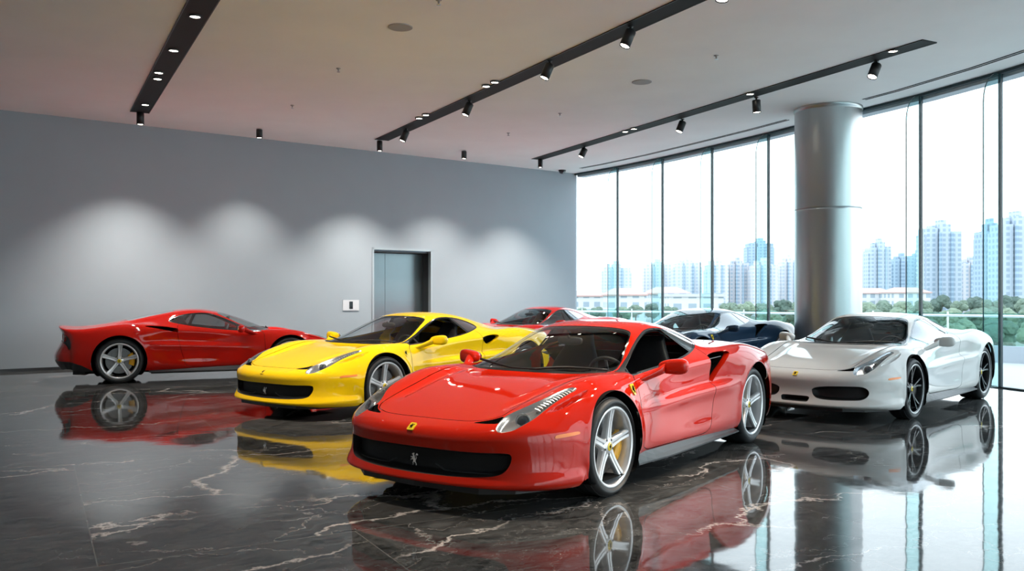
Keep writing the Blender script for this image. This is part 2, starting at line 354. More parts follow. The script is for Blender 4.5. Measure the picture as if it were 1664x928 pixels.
RW=chaikin([(-3,17.25),(1.6,17.3),(2.1,17.6),(1.9,19.4),(1.5,19.8),(-3,19.85)],3)
f=B.field(RW,'uv'); B.cut(f,'rear_window',rng=(16.5,20.5,-1,4))
# lamps
HL=chaikin([(.135,.600),(.20,.572),(.298,.560),(.385,.600),(.46,.645),(.556,.688),(.76,.726),(.815,.765),(.80,.790),(.719,.780),(.55,.770),(.425,.759),(.326,.742),(.218,.705),(.165,.655)],2)
f_hl=B.field(HL,'sy'); B.cut(f_hl,'lamp',rng=(4.5,11,2.5,7))
VT=chaikin([(.162,.39),(.231,.50),(.298,.553),(.225,.585),(.195,.56),(.172,.48)],1,.15)
B.cut(B.field(VT,'sy'),'lamp_vent',rng=(4.5,11,1,6))
VO=chaikin([(.41,.768),(.52,.786),(.71,.808),(.885,.826),(.86,.842),(.724,.846),(.558,.826),(.46,.795)],2)
B.cut(B.field(VO,'sy'),'fender_vent',rng=(4.5,11,3,7.5))
AM=chaikin([(.40,.478),(.415,.498),(.60,.504),(.615,.493),(.60,.484),(.42,.476)],1,.15)
B.cut(B.field(AM,'sz'),'side_marker',rng=(3,9,4.5,9))
# hood with its seam
HD=chaikin([(.165,-.2),(.165,.20),(.180,.36),(.233,.49),(.31,.54),(.48,.555),(.75,.575),(1.05,.615),(1.28,.665),(1.40,.69),(1.46,.60),(1.46,-.2)],2,.15)
f=B.field(HD,'sy'); B.cut(f+.003,'hood',rng=(5,13,-1,4.6)); 
f=B.field(HD,'sy'); B.cut(f-.003,'gap',rng=(5,12.1,-1,4.6))
# door with its seam
DR=chaikin([(1.515,.242),(1.475,.46),(1.485,.66),(1.49,.760),(1.56,.800),(1.75,.822),(2.2,.862),(2.60,.915),(2.80,.95),(2.85,.90),(2.85,.74),(2.80,.50),(2.72,.225),(2.1,.232)],2,.15)
f=B.field(DR,'sz'); B.cut(f+.003,'door',only=('body','window_seal_x'),rng=(10,20,3.9,10))
f=B.field(DR,'sz'); B.cut(f-.003,'gap',rng=(10,20,3.9,10))
# tail: dark panel, diffuser
TP=[(-3,24.05),(6.8,24.05),(7.3,24.3),(7.0,25.1),(-3,25.1)]
B.cut(B.field(chaikin(TP,2,.15),'uv'),'tail_panel',rng=(23,26,-1,9))
B.cut(B.field([(3.9,.0),(4.06,.20),(4.24,.30),(4.40,.355),(5.2,.40),(5.2,.0)],'sz'),'diffuser',rng=(20.5,29,-1,11))

GR_WIDE=chaikin([(-.3,.404),(.264,.400),(.513,.397),(.655,.402),(.700,.390),(.682,.31),(.635,.257),(.45,.243),(.28,.237),(-.3,.232)],2)
GR_SIDE=chaikin([(.185,.396),(.62,.416),(.715,.402),(.745,.335),(.70,.27),(.60,.260),(.27,.253),(.19,.30)],2)
GR_MID=chaikin([(-.3,.285),(.14,.285),(.165,.27),(.15,.228),(.13,.222),(-.3,.222)],2,.15)
IN_TRI=chaikin([(2.69,.813),(2.79,.853),(2.924,.878),(3.10,.889),(3.245,.881),(3.14,.834),(3.06,.77),(2.97,.695),(2.86,.618),(2.78,.715)],2)
IN_SMALL=chaikin([(2.82,.83),(2.93,.858),(3.10,.868),(3.16,.85),(3.10,.80),(2.98,.735),(2.90,.74)],3)
IN_SLOT=chaikin([(2.60,.775),(2.767,.842),(2.98,.888),(3.2,.908),(3.37,.908),(3.30,.885),(3.09,.843),(2.845,.787)],2)
PART={}
def lowres(me): return me
def make_variant(key,grilles,intake):
    S=B.copy(); parts={}
    for g in grilles: S.cut(S.field(g,'yz'),'grille',rng=(-1,6,-1,8))
    fg=np.min([S.field(g,'yz') for g in grilles],axis=0)
    parts['air_intake']=S.mesh('air_intake',{'grille':0},[M['mesh']],push=pushed(fg,.075,.022,(-1,0,0)),keep_normals=False)
    if intake is not None:
        fi=S.field(intake,'sz'); S.cut(fi,'intake',rng=(15,22,3.6,9))
        Q=np.array(intake); a_=Q[Q.sum(1).argmax()]; lo_=Q[Q[:,1].argmin()]; e_=(lo_-a_)/np.linalg.norm(lo_-a_); nrm=np.array([e_[1],-e_[0]])
        if nrm[0]>0: nrm=-nrm                      # forward of the rear edge
        def dl():
            A=np.array(S.P)[:,[0,2]]; return (A-a_)@nrm
        wid=float(((Q-a_)@nrm).max())
        fi=S.field(intake,'sz'); S.cut(fi+.008,'intake_deep',rng=(15,22,3.6,9),only=('intake',))
        fi=S.field(intake,'sz'); D_=dl()
        def pu(i,q,n,fi=fi,D_=D_):
            k=.20*(1-float(sstep(0,wid*1.05,np.array(D_[i]))))*float(sstep(0,.022,np.array(-fi[i])))+.012*float(sstep(0,.03,np.array(-fi[i])))
            return q+np.array((-.35,-.9,-.05))*k
        for nm,sd in (('left',1),('right',-1)):
            parts['side_intake_'+nm]=S.mesh('side_intake',{'intake':0,'intake_deep':1},[None,M['gap']],side=sd,push=pu,keep_normals=False)
    parts['body']=S.mesh('body',{'body':0,'gap':1,'lampgap':1},[None,M['gap']],offs={'gap':-.008})
    return parts
VAR={}
VAR['tri']=make_variant('tri',[GR_WIDE],IN_TRI)
VAR['small']=make_variant('small',[GR_WIDE],IN_SMALL)
VAR['plain']=make_variant('plain',[GR_SIDE,GR_MID],None)
VAR['slot']=make_variant('slot',[GR_WIDE],IN_SLOT)
COM={}
def both(key,*a,**k):
    for nm,sd in (('left',1),('right',-1)): COM[key+'_'+nm]=B.mesh(key,*a,side=sd,**k)
COM['hood']=B.mesh('hood',{'hood':0},[None])
both('door',{'door':0},[None])
both('side_window',{'side_window':0},[M['side_glass']],off=-.006); both('quarter_window',{'quarter_window':0},[M['quarter']],off=-.005)
both('window_seal',{'window_seal':0},[M['gloss_black']],off=-.002)
COM['windscreen']=B.mesh('windscreen',{'windscreen':0},[M['glass']],off=-.003)
COM['windscreen_surround']=B.mesh('windscreen_surround',{'frit':0},[M['gloss_black']],off=-.003)
COM['rear_window']=B.mesh('rear_window',{'rear_window':0},[M['quarter']],off=-.003)
COM['cowl_panel']=B.mesh('cowl_panel',{'cowl':0},[M['black']],off=-.004)
f_hl2=B.field(HL,'sy')
both('headlight',{'lamp':0},[M['lamp_bowl']],push=pushed(f_hl2,.035,.03),keep_normals=False)
both('lamp_cover',{'lamp':0},[M['lampglass']],off=.001)
fv=B.field(VT,'sy'); both('lamp_vent',{'lamp_vent':0},[M['gap']],push=pushed(fv,.03,.012),keep_normals=False)
fo=B.field(VO,'sy'); both('fender_vent',{'fender_vent':0},[None],push=pushed(fo,.055,.022),keep_normals=False)
both('side_marker',{'side_marker':0},[M['amber']],off=.002)
COM['tail_panel']=B.mesh('tail_panel',{'tail_panel':0},[M['black']],off=-.01)
COM['diffuser']=B.mesh('diffuser',{'diffuser':0},[M['black']],off=.0)
# dark inner skin of cabin
Bl=B.copy(); Bl.tag=[('liner' if t in('body','door','window_seal','gap','frit','cowl','hood') and 12.1<Bl.T[fc[0]][0]<20 and Bl.T[fc[0]][1]<9 and (Bl.T[fc[0]][1]<3.2 or Bl.P[fc[0]][0]<2.6) else 'x') for fc,t in zip(Bl.F,Bl.tag)]
COM['headliner']=Bl.mesh('headliner',{'liner':0},[M['dash']],off=-.022)
# ------------------------------------------------------------------ wheels (outer face towards +y, axle at the origin)
RX=Matrix.Rotation(-PI/2,4,'X')      # lathe axis z -> +y
def wheel_meshes(R,W,rr,style):
    out={}
    h=W/2
    t=MB(); prof=[(rr-.012,h-.030),(rr+.004,h-.012),(rr+.02,h-.003),(R-.045,h+.002),(R-.02,h-.012),(R-.006,h-.032),(R,h-.06),(R,0),(R,-h+.06),(R-.006,-h+.03),(R-.03,-h+.005),(rr,-h+.005),(rr-.012,-h+.03),(rr-.012,h-.03)]
    t.lathe(prof,RX,72)
    for gy in (-.07,-.025,.025,.07): t.lathe([(R-.003,gy-.004),(R+.0006,gy-.0045),(R+.0006,gy+.0045),(R-.003,gy+.004)],RX,48)
    out['tyre']=t.mesh('tyre',[M['rubber']])
    r=MB(); ro=rr
    prof=[(ro+.003,h-.022),(ro+.004,h-.012),(ro-.004,h-.009),(ro-.016,h-.012),(ro-.022,h-.022),(ro-.024,h-.06),(ro-.035,h-.13),(ro-.04,-h+.03),(ro-.01,-h+.02)]
    r.lathe(prof,RX,72)
    hub_y=h-.045
    r.lathe([(.0,hub_y+.001),(.032,hub_y+.001),(.036,hub_y-.002),(.058,hub_y-.006),(.068,hub_y-.016),(.070,hub_y-.06),(.0,hub_y-.06)],RX,40)
    def spoke(a0,wi,wo,groove,skew=0.,r0=.045,mi=0):
        rings=[]
        N=9
        for k in range(N):
            t=k/(N-1); rad=r0+(ro-.014-r0)*t
            w=wi+(wo-wi)*t**1.3; w*=1-.16*math.sin(PI*min(1,t*1.15))
            y=hub_y-.004+(h-.020-hub_y)*t**2.0
            d=.050-.022*t
            ang=a0+skew*t
            dx,dz=math.cos(ang),math.sin(ang); tx,tz=-dz,dx
            sec=[(-w,-d),(-w,-.010),(-w*.78,0),(-w*.22,-.001),(-w*.10,-groove),(w*.10,-groove),(w*.22,-.001),(w*.78,0),(w,-.010),(w,-d)]
            rings.append([Vector((rad*dx+tx*q,y+e,rad*dz+tz*q)) for q,e in sec])
        r.loft(rings,mi,smooth=False)
    for k in range(5):
        a=PI/2+2*PI*k/5+.05
        if style=='star': spoke(a,.030,.036,.012)
        elif style=='ridge': spoke(a,.036,.030,.016)
        else:
            spoke(a-.05,.012,.013,.001,-.13); spoke(a+.05,.012,.013,.001,.13)
    for k in range(5):
        a=PI/2+2*PI*(k+.5)/5+.05; p=Vector((.052*math.cos(a),hub_y-.004,.052*math.sin(a)))
        r.lathe([(.0,.004),(.008,.003),(.009,-.02)],Matrix.Translation(p)@RX,8,mi=1)
    out['rim']=r.mesh('rim',[M['dark_alloy'] if style=='twin' else M['silver'],M['lens']])
    if style=='twin':
        e=MB(); e.lathe([(ro+.0035,h-.013),(ro+.0045,h-.0105),(ro-.003,h-.0075),(ro-.006,h-.009)],RX,72); out['rim_edge']=e.mesh('rim_edge',[M['silver']])
    c=MB(); c.lathe([(.0,hub_y+.006),(.026,hub_y+.005),(.031,hub_y+.001),(.031,hub_y-.004)],RX,28)
    hs=horse_polys(.040)
    for pl in hs: c.add([Vector((-x,hub_y+.0075,z)) for x,z in pl],[tuple(range(len(pl)))],1)
    out['hub_cap']=c.mesh('hub_cap',[M['badge'],M['gap']],fix=False)
    d=MB(); dr=rr-.075
    d.lathe([(.06,h-.105),(dr,h-.105),(dr,h-.135),(.06,h-.135)],RX,48,smooth=False)
    for k in range(40):
        a=2*PI*k/40; rad=.12+(k%4)*.018+.02
        d.lathe([(.004,h-.1048),(.0,h-.1046)],Matrix.Translation((rad*math.cos(a),0,rad*math.sin(a)))@RX,6,mi=1)
    d.lathe([(.0,h-.095),(.085,h-.098),(.09,h-.13)],RX,32)
    out['brake_disc']=d.mesh('brake_disc',[M['disc'],M['gap']])
    return out
def caliper_mesh(R,W,rr,ang):
    h=W/2; m=MB(); rings=[]
    for k in range(13):
        t=k/12; a=ang+(t-.5)*1.0; r0,r1=rr-.135,rr-.050
        b=.012*math.sin(PI*t)
        sec=[(r0,h-.16),(r0,h-.088+b*.3),(r0+.012,h-.078+b),(r1-.012,h-.078+b),(r1,h-.088),(r1,h-.16)]
        rings.append([Vector((r*math.cos(a),y,r*math.sin(a))) for r,y in sec])
    m.loft(rings,0,True); return m
def horse_polys(s):
    """rearing horse silhouette, about s tall, centred"""
    body=[(.02,.34),(.07,.42),(.05,.50),(-.02,.46),(-.10,.44),(-.20,.36),(-.16,.31),(-.08,.33),(-.10,.22),(-.15,.16),(-.27,.20),(-.33,.12),(-.30,.10),(-.25,.15),(-.17,.08),(-.15,.04),
          (-.30,-.02),(-.33,-.12),(-.29,-.12),(-.25,-.05),(-.12,-.03),(-.05,-.08),(-.06,-.18),(-.13,-.27),(-.09,-.38),(-.16,-.46),(-.05,-.46),(-.03,-.38),(-.05,-.28),(.04,-.20),(.09,-.26),(.17,-.30),(.22,-.41),(.17,-.48),(.27,-.47),(.29,-.38),(.24,-.26),(.18,-.19),(.20,-.08),(.18,.02),(.12,.10),(.10,.22)]
    tail=[(.18,-.04),(.26,.00),(.30,.12),(.25,.24),(.30,.34),(.40,.26),(.42,.40),(.34,.46),(.24,.42),(.19,.30),(.22,.14)]
    tri=[]
    for pl in (body,tail):
        b=bmesh.new(); vs=[b.verts.new((x*s,z*s,0)) for x,z in pl]; fc=b.faces.new(vs)
        bmesh.ops.triangulate(b,faces=[fc])
        tri+= [[(v.co.x,v.co.y) for v in f.verts] for f in b.faces]; b.free()
    return tri
WH={}
for st in ('star','ridge','twin'):
    WH[st,'f']=wheel_meshes(.338,.238,.274,st); WH[st,'r']=wheel_meshes(.357,.298,.277,st)
CAL={}
for nm,mt in (('caliper_yellow',M['caliper']),('caliper_dark',M['caliper_dark'])):
    CAL[nm,'f']=caliper_mesh(.338,.238,.274,PI+.1).mesh('brake_caliper',[mt]); CAL[nm,'r']=caliper_mesh(.357,.298,.277,0.1).mesh('brake_caliper',[mt])
# ------------------------------------------------------------------ small parts, in car coordinates (x forward, y left)
def L(s,y,z): return Vector((2.38-s,y,z))
def sided(nm,build,mats):
    for k,sg in (('left',1),('right',-1)):
        m=MB(); build(m,sg); COM[nm+'_'+k]=m.mesh(nm,mats)
def f_mirror(m,sg):
    def fn(p):
        t=(p.y+.11)/.22; p=p.copy(); p.z*=.80+.28*t; p.z+=.008*t; p.x*=1-.25*t; p.x-=.03*t; return p
    tmp=MB(); tmp.blob((0,0,0),(.068,.110,.062),2.9,28,16,fn=fn)
    c=L(1.86,.985,.832); 
    m.add([Vector((c.x+p[0],(c.y+p[1])*sg,c.z+p[2])) for p in tmp.v],tmp.f,0,True)
    rings=[]
    for t in np.linspace(0,1,8):
        ctr=L(1.63+.20*t,.825+.115*t,.742+.075*t+.010*t*t); a=.060-.010*t; b=.022+.016*t
        rings.append([Vector((ctr.x+a*math.cos(q),(ctr.y+.2*a*math.cos(q))*sg,ctr.z+b*math.sin(q))) for q in np.linspace(0,2*PI,14,endpoint=False)])
    m.loft(rings,0,True)
sided('wing_mirror',f_mirror,[None])
def f_mglass(m,sg):
    c=L(1.94,.985,.838); pts=chaikin([(-.085,-.040),(.085,-.046),(.085,.046),(-.085,.036)],3)
    m.loft([[Vector((c.x+dx,(c.y+a)*sg,c.z+b)) for a,b in pts] for dx in (-.002,.012)],0,False)
sided('mirror_glass',f_mglass,[M['chrome']])
def f_skirt(m,sg):
    rings=[]
    for t in np.linspace(0,1,16):
        s=1.44+1.84*t; top=.238-.035*t; low=.150+.012*t; o=.958+.012*math.sin(PI*t); i=.84
        w=.25+.75*float(sstep(0,.25,np.array(t)))
        rings.append([Vector((2.38-s,y*sg,z)) for y,z in ((i,top),(.898,top),(.905+.028*w,.5*top+.5*low),(.905+.055*w,low+.012),(.905+.053*w,low),(i,low))])
    m.loft(rings,0,False)
sided('side_skirt',f_skirt,[M['skirt']])
def f_projector(m,sg):
    p,n=sample('sy',.315,.685,(4.5,11,2.5,7)); 
    ax=Vector((.86,.30,.40)); c=p-n*.030
    q=ax.to_track_quat('Z','Y').to_matrix().to_4x4(); Mx=Matrix.Translation((c.x,c.y,c.z))@q
    tmp=MB(); tmp.lathe([(.050,-.02),(.052,.010),(.046,.016),(.040,.012)],Mx,28,0); tmp.lathe([(.040,.006),(.032,.016),(.018,.023),(.0,.026)],Mx,28,1)
    o=len(m.v)
    for v,f,mi in ((tmp.v,tmp.f,tmp.m),):
        base=len(m.v); m.v+= [(a,b*sg,cc) for a,b,cc in v]
        for ff,k in zip(f,mi): m.f.append(tuple(i+base for i in ff)); m.m.append(k); m.smooth.append(True)
sided('projector_lamp',f_projector,[M['chrome'],M['lens']])
def f_led(m,sg):
    for k in range(13):
        t=k/12; s=.44+.34*t; y=.718+.048*t
        p,n=sample('sy',s,y,(4.5,11,2.5,7)); c=p-n*.018; w=.017-.003*t
        ax=Vector((-1,-.12,-.45)).normalized(); b=n.cross(ax).normalized()
        base=[c+ax*w*.75+b*w*1.5,c+ax*w*.75-b*w*1.5,c-ax*w*.75-b*w*1.5,c-ax*w*.75+b*w*1.5]; tip=c+n*.012
        m.add([Vector((v.x,v.y*sg,v.z)) for v in base+[tip]],[(0,1,4),(1,2,4),(2,3,4),(3,0,4),(3,2,1,0)],0)
sided('light_strip',f_led,[M['led']])
def f_well_at(w,z,r):
    def f_well(m,sg):
        n=48; rings=[]
        for rad,y in [(0,.52),(r,.52),(r,.80),(r,.925)]: rings.append([Vector((2.38-w+rad*math.cos(2*PI*k/n),y*sg,max(.13,z+rad*math.sin(2*PI*k/n)))) for k in range(n)])
        m.loft(rings,0,True,cap=False)
    return f_well
for fr_,w_,z_,r_ in (('front',1.06,.340,.383),('rear',3.71,.358,.403)):
    for k,sg in (('left',1),('right',-1)):
        m=MB(); f_well_at(w_,z_,r_)(m,sg); COM['wheel_well_%s_%s'%(fr_,k)]=m.mesh('wheel_well',[M['gap']])
m=MB()   # flat belly and its front edge
m.prism([(2.38-s,y) for s,y in ((.10,-.5),(.24,-.68),(.40,-.76),(.62,-.82),(.62,-.50),(1.5,-.50),(1.5,-.86),(3.25,-.86),(3.25,-.5),(4.15,-.5),(4.2,-.70),(4.38,-.55),(4.40,0),(4.38,.55),(4.2,.70),(4.15,.5),(3.25,.5),(3.25,.86),(1.5,.86),(1.5,.5),(.62,.5),(.62,.82),(.40,.76),(.24,.68),(.10,.5),(.06,0))],.135,.20)
COM['underbody']=m.mesh('underbody',[M['black']])
# engine cover block / bulkhead so that nothing shows through the cabin
m=MB(); m.box(L(3.02,0,.52),(.02,.62,.34)); m.box(L(1.50,0,.48),(.03,.72,.30)); m.box(L(2.3,0,.205),(.85,.80,.02)); COM['cabin_floor']=m.mesh('cabin_floor',[M['dash']])
m=MB()   # dashboard
rings=[]
for y in np.linspace(-.72,.72,19):
    e=1-abs(y)/.72*.10; hump=.035*math.exp(-((y-.34)/.20)**2)
    rings.append([L(s,y,z) for s,z in ((1.42,.55),(1.42,.70*e+.02),(1.54,.735*e+.02),(1.72,.765*e+hump),(1.85,.755*e+hump),(1.90,.70),(1.86,.62),(1.82,.48))])
m.loft(rings,0,True); m.box(L(2.25,0,.42),(.40,.09,.14)); COM['dashboard']=m.mesh('dashboard',[M['dash']])
m=MB()   # steering wheel, left-hand drive
c=L(2.0,.36,.715); ax=Vector((-.92,0,.39)).normalized(); q=ax.to_track_quat('Z','Y').to_matrix()
ring=[c+q@Vector((.178*math.cos(a),.178*math.sin(a)*.97,0)) for a in np.linspace(0,2*PI,37)]; m.tube(ring,.015,10)
m.blob(c,(.03,.06,.055),2.5,16,10)
for a in (0,PI,-PI/2): m.tube([c,c+q@Vector((.17*math.cos(a+PI/2),.17*math.sin(a+PI/2),0))],.012,8)
m.tube([c,c-ax*.25],.03,10); COM['steering_wheel']=m.mesh('steering_wheel',[M['leather_dark']])
def f_seat(m,sg):
    yc=.36*sg
    m.blob(L(2.32,yc,.36),(.27,.235,.085),3.2,24,12)
    for q in (-1,1): m.blob(L(2.32,yc+q*.21,.40),(.25,.05,.09),2.4,20,10)
    rings=[]
    for t in np.linspace(0,1,15):
        s=2.52+.26*t; z=.36+.66*t; w=.235-.09*float(sstep(.55,.95,np.array(t))); w*=1-.25*t**8; d=.07-.02*t
        sh=[]
        for k in range(20):
            a=2*PI*k/20; ca,sa=math.cos(a),math.sin(a)
            yy=w*math.copysign(abs(sa)**.6,sa); xx=d*math.copysign(abs(ca)**.7,ca)+.05*(abs(yy)/max(w,.01))**3*(1-t)
            sh.append(Vector((2.38-s+xx,yc+yy,z)))
        rings.append(sh)
    m.loft(rings,0,True)
sided('seat',f_seat,[None])
m=MB()   # two wipers
for y0,y1,s1 in ((.05,.62,1.68),(-.50,.12,1.47)):
    pts=[]
    for t in np.linspace(0,1,9):
        y=y0+(y1-y0)*t; p,n=sample('sy',1.315+.27*max(0,abs(y)-.12)+.05*t*(1 if y1>.3 else 0),y,(11.5,14,0,4.2)); pts.append(p+n*.014)
    m.tube(pts,[.010]*5+[.007]*4,8)
COM['wiper']=m.mesh('wiper',[M['black']])
def badge(name,P,N,outline,th,mats,horse=None,up=Vector((0,0,1)),horse_m=1):
    z=(up-N*up.dot(N)).normalized(); x=z.cross(N).normalized(); m=MB(); n=len(outline)
    if n:
        m.loft([[P+x*a+z*b+N*h for a,b in outline] for h in (-.004,th)],0,False)
    if horse:
        for pl in horse_polys(horse): m.loft([[P+x*a+z*b+N*(th+h) for a,b in pl] for h in (.0005,.0022)],horse_m,False)
    return m.mesh(name,mats)
p,n=sample('yz',0,.522,(4,8,-1,1)); hold=(p,n)
COM['hood_badge']=badge('hood_badge',p+n*.002,n,chaikin([(-.026,-.032),(.026,-.032),(.026,.032),(-.026,.032)],1,.12),.004,[M['badge'],M['gap']],.040)
p=L(.060,0,.31); COM['grille_horse']=badge('grille_horse',p,Vector((1,0,0)),[],.002,[M['chrome']],.085,horse_m=0)
for k,sg in (('left',1),('right',-1)):
    p,n=sample('sz',1.395,.70,(8,14,4,9)); p=Vector((p.x,p.y*sg,p.z)); n=Vector((n.x,n.y*sg,n.z))
    COM['fender_shield_'+k]=badge('fender_shield',p+n*.003,n,chaikin([(-.030,.044),(0,.039),(.030,.044),(.030,.0),(.019,-.030),(0,-.047),(-.019,-.030),(-.030,0)],1,.2),.003,[M['badge'],M['gap']],.058)
def f_strip(m,sg):   # thin wing strip inside the grille
    m.tube([L(.075+.11*abs(t)**2.2,sg*(.17+.48*t),.262+.035*max(0,1-t*6)) for t in np.linspace(0,1,14)],.0045,6)
sided('intake_strip',f_strip,[M['skirt']])
def f_slat(m,sg):
    P0,n0=sample('sz',2.83,.822,(14,22,3.6,9)); P1,n1=sample('sz',3.10,.836,(14,22,3.6,9))
    a=P0-Vector((0,.045,0)); b=P1-Vector((0,.06,0)); rings=[]
    for t in np.linspace(0,1,8):
        c=a+(b-a)*t; rings.append([Vector((c.x+dx,(c.y+dy)*sg,c.z+dz)) for dx,dy,dz in ((0,.02,.010),(0,.022,.004),(0,-.04,-.014),(0,-.04,-.008))])
    m.loft(rings,0,False)
sided('intake_slat',f_slat,[M['skirt']])
def f_tail(m,sg):
    c=L(4.50,.60*sg,.74); Mx=Matrix.Translation(c)@Matrix.Rotation(-PI/2,4,'Y')@Matrix.Rotation(0,4,'Z')
    Mx=Matrix.Translation(c)@Vector((-1,.25*sg,0)).to_track_quat('Z','Y').to_matrix().to_4x4()
    m.lathe([(.085,-.06),(.085,.0),(.078,.012),(.055,.012),(.05,.004),(.02,.006),(.0,.008)],Mx,32)
sided('tail_light',f_tail,[M['tail']])
# rear-view mirror inside
m=MB(); m.blob(L(1.98,0,1.00),(.022,.12,.035),3,18,10); m.tube([L(1.98,0,1.005),L(1.95,0,1.045)],.01,8); COM['rear_view_mirror']=m.mesh('rear_view_mirror',[M['dash']])

PAINTED={'body','hood','door_left','door_right','wing_mirror_left','wing_mirror_right','fender_vent_left','fender_vent_right','side_intake_left','side_intake_right'}
def clean(k): return k.replace('_front','').replace('_rear','',1 if k.startswith('wheel_well') else 0).replace('_left','').replace('_right','')
def make_car(label,cat,nose,heading,paintm,variant,style,caliper,windows_up,shield=True,horse=True,seat=None,zs=1.0,slat=False):
    a=heading; d=Vector((math.cos(a),math.sin(a),0)); base=Vector((nose[0],nose[1],0))+d*2.38
    car=thing('sports_car',label,cat,base,a+PI,'sports cars on the showroom floor')
    obs={}
    def put(k,me,parent):
        o=link(clean(k),me,parent)
        o.scale.z=1.0
        if me.materials and me.materials[0] is None:
            o.material_slots[0].link='OBJECT'; o.material_slots[0].material=paintm if k in PAINTED else seat
        obs[k]=o; return o
    allp=dict(COM); allp.update(VAR[variant])
    order=['body']+[k for k in allp if k!='body']
    sub={'lamp_cover':'headlight','projector_lamp':'headlight','light_strip':'headlight','mirror_glass':'wing_mirror','intake_slat':'side_intake','intake_strip':'air_intake','grille_horse':'air_intake'}
    for ph in (0,1):
        for k in order:
            c=clean(k); sfx=k[len(c):]
            if (c in sub)!=(ph==1): continue
            if c=='side_window' and not windows_up: continue
            if c=='fender_shield' and not shield: continue
            if c in('grille_horse','intake_strip') and not horse: continue
            if c=='intake_slat' and not slat: continue
            put(k,allp[k],obs[sub[c]+sfx] if c in sub and sub[c]+sfx in obs else (obs[sub[c]] if c in sub else car))
    for ax,s,yy,rz in (('f',1.06,.815,.338),('r',3.71,.79,.357)):
        for sg in (1,-1):
            w=bpy.data.objects.new('wheel',None); COL.objects.link(w); w.parent=car; w.location=L(s,yy*sg,rz); w.rotation_euler=(0,0,0 if sg>0 else PI)
            for pn,me in WH[style,ax].items(): link(pn,me,w)
            cal=link('brake_caliper',CAL[caliper,ax],w)
            if sg<0: cal.scale.x=-1
    if zs!=1.0:
        for o in car.children:
            if o.name.split('.')[0]!='wheel': o.scale.z=zs
    return car
R_=math.radians
CARS=[
 ('glossy red sports car nearest the camera, large open scoop behind its door','car',(-.6714,5.5259),R_(54.3),'red','tri','ridge','caliper_yellow',False,True,True,'leather_dark',True),
 ('white sports car with black wheels beside the round metal column','car',(3.10,9.42),R_(46.5),'white','plain','twin','caliper_dark',True,False,False,'leather_dark',False),
 ('yellow sports car standing between two red ones','car',(-2.82,9.60),R_(52.2),'yellow','small','star','caliper_yellow',False,True,True,'leather_dark',False),
 ('dark navy blue sports car parked by the glass wall behind the white one','car',(1.70,13.82),R_(44.9),'navy','tri','star','caliper_yellow',True,True,True,'leather_dark',False),
 ('red sports car mostly hidden at the back behind the yellow car','car',(-1.03,16.8),R_(45.0),'scarlet','plain','star','caliper_yellow',True,True,True,'leather_tan',False),
]
for lb,ct,nose,hd,pn,var,st,cal,up,sh,ho,seat,slat in CARS:
    make_car(lb,ct,nose,hd,M[pn],var,st,cal,up,sh,ho,M[seat],slat=slat)
# the red car seen from its right rear: rear wheel foot at a known spot, nose along +x
fw=Vector((.909,.416,0)).normalized(); lf=Vector((-fw.y,fw.x,0)); hub=Vector((-6.17,13.46,0))
nose=hub+fw*3.71+lf*.94
make_car('red sports car side-on to the grey wall, seen from its right flank and tail','car',(nose.x,nose.y),math.atan2(-fw.y,-fw.x),M['scarlet'],'slot','star','caliper_yellow',True,False,True,M['leather_dark'])
# ------------------------------------------------------------------ the showroom
AX=Vector((.487,-.873,0)); BX=Vector((.873,.487,0))          # the ceiling tracks run along AX
ANG_A=math.atan2(AX.y,AX.x)
WA=Vector((-13.5,12.44,0)); WD=Vector((.808,.589,0)).normalized(); WN=Vector((.589,-.808,0)).normalized()   # back wall, its direction and its inward normal
WIN=[(1.74,23.55),(2.75,22.2),(3.66,20.75),(4.50,19.2),(5.30,17.65),(6.06,16.0),(6.84,14.3),(7.35,12.86),(7.80,11.2),(8.17,9.5),(8.45,7.75),(8.63,5.95),(8.72,4.1),(8.72,2.2),(8.62,.3),(8.45,-1.6),(8.2,-3.5),(7.9,-5.4),(7.6,-8.0)]
def ceil_pt(px,py,z=CEIL):
    Z=F_PX*(z-CAM_H)/(HOR-py); return Vector(((px-832)/F_PX*Z,Z,z))
def wall_t(px):
    k=(px-832)/F_PX   # WA + t WD on the ray x = k y
    return (k*WA.y-WA.x)/(WD.x-k*WD.y)
def wall_pt(px,py):
    p=WA+WD*wall_t(px); return Vector((p.x,p.y,CAM_H+(HOR-py)/F_PX*p.y))

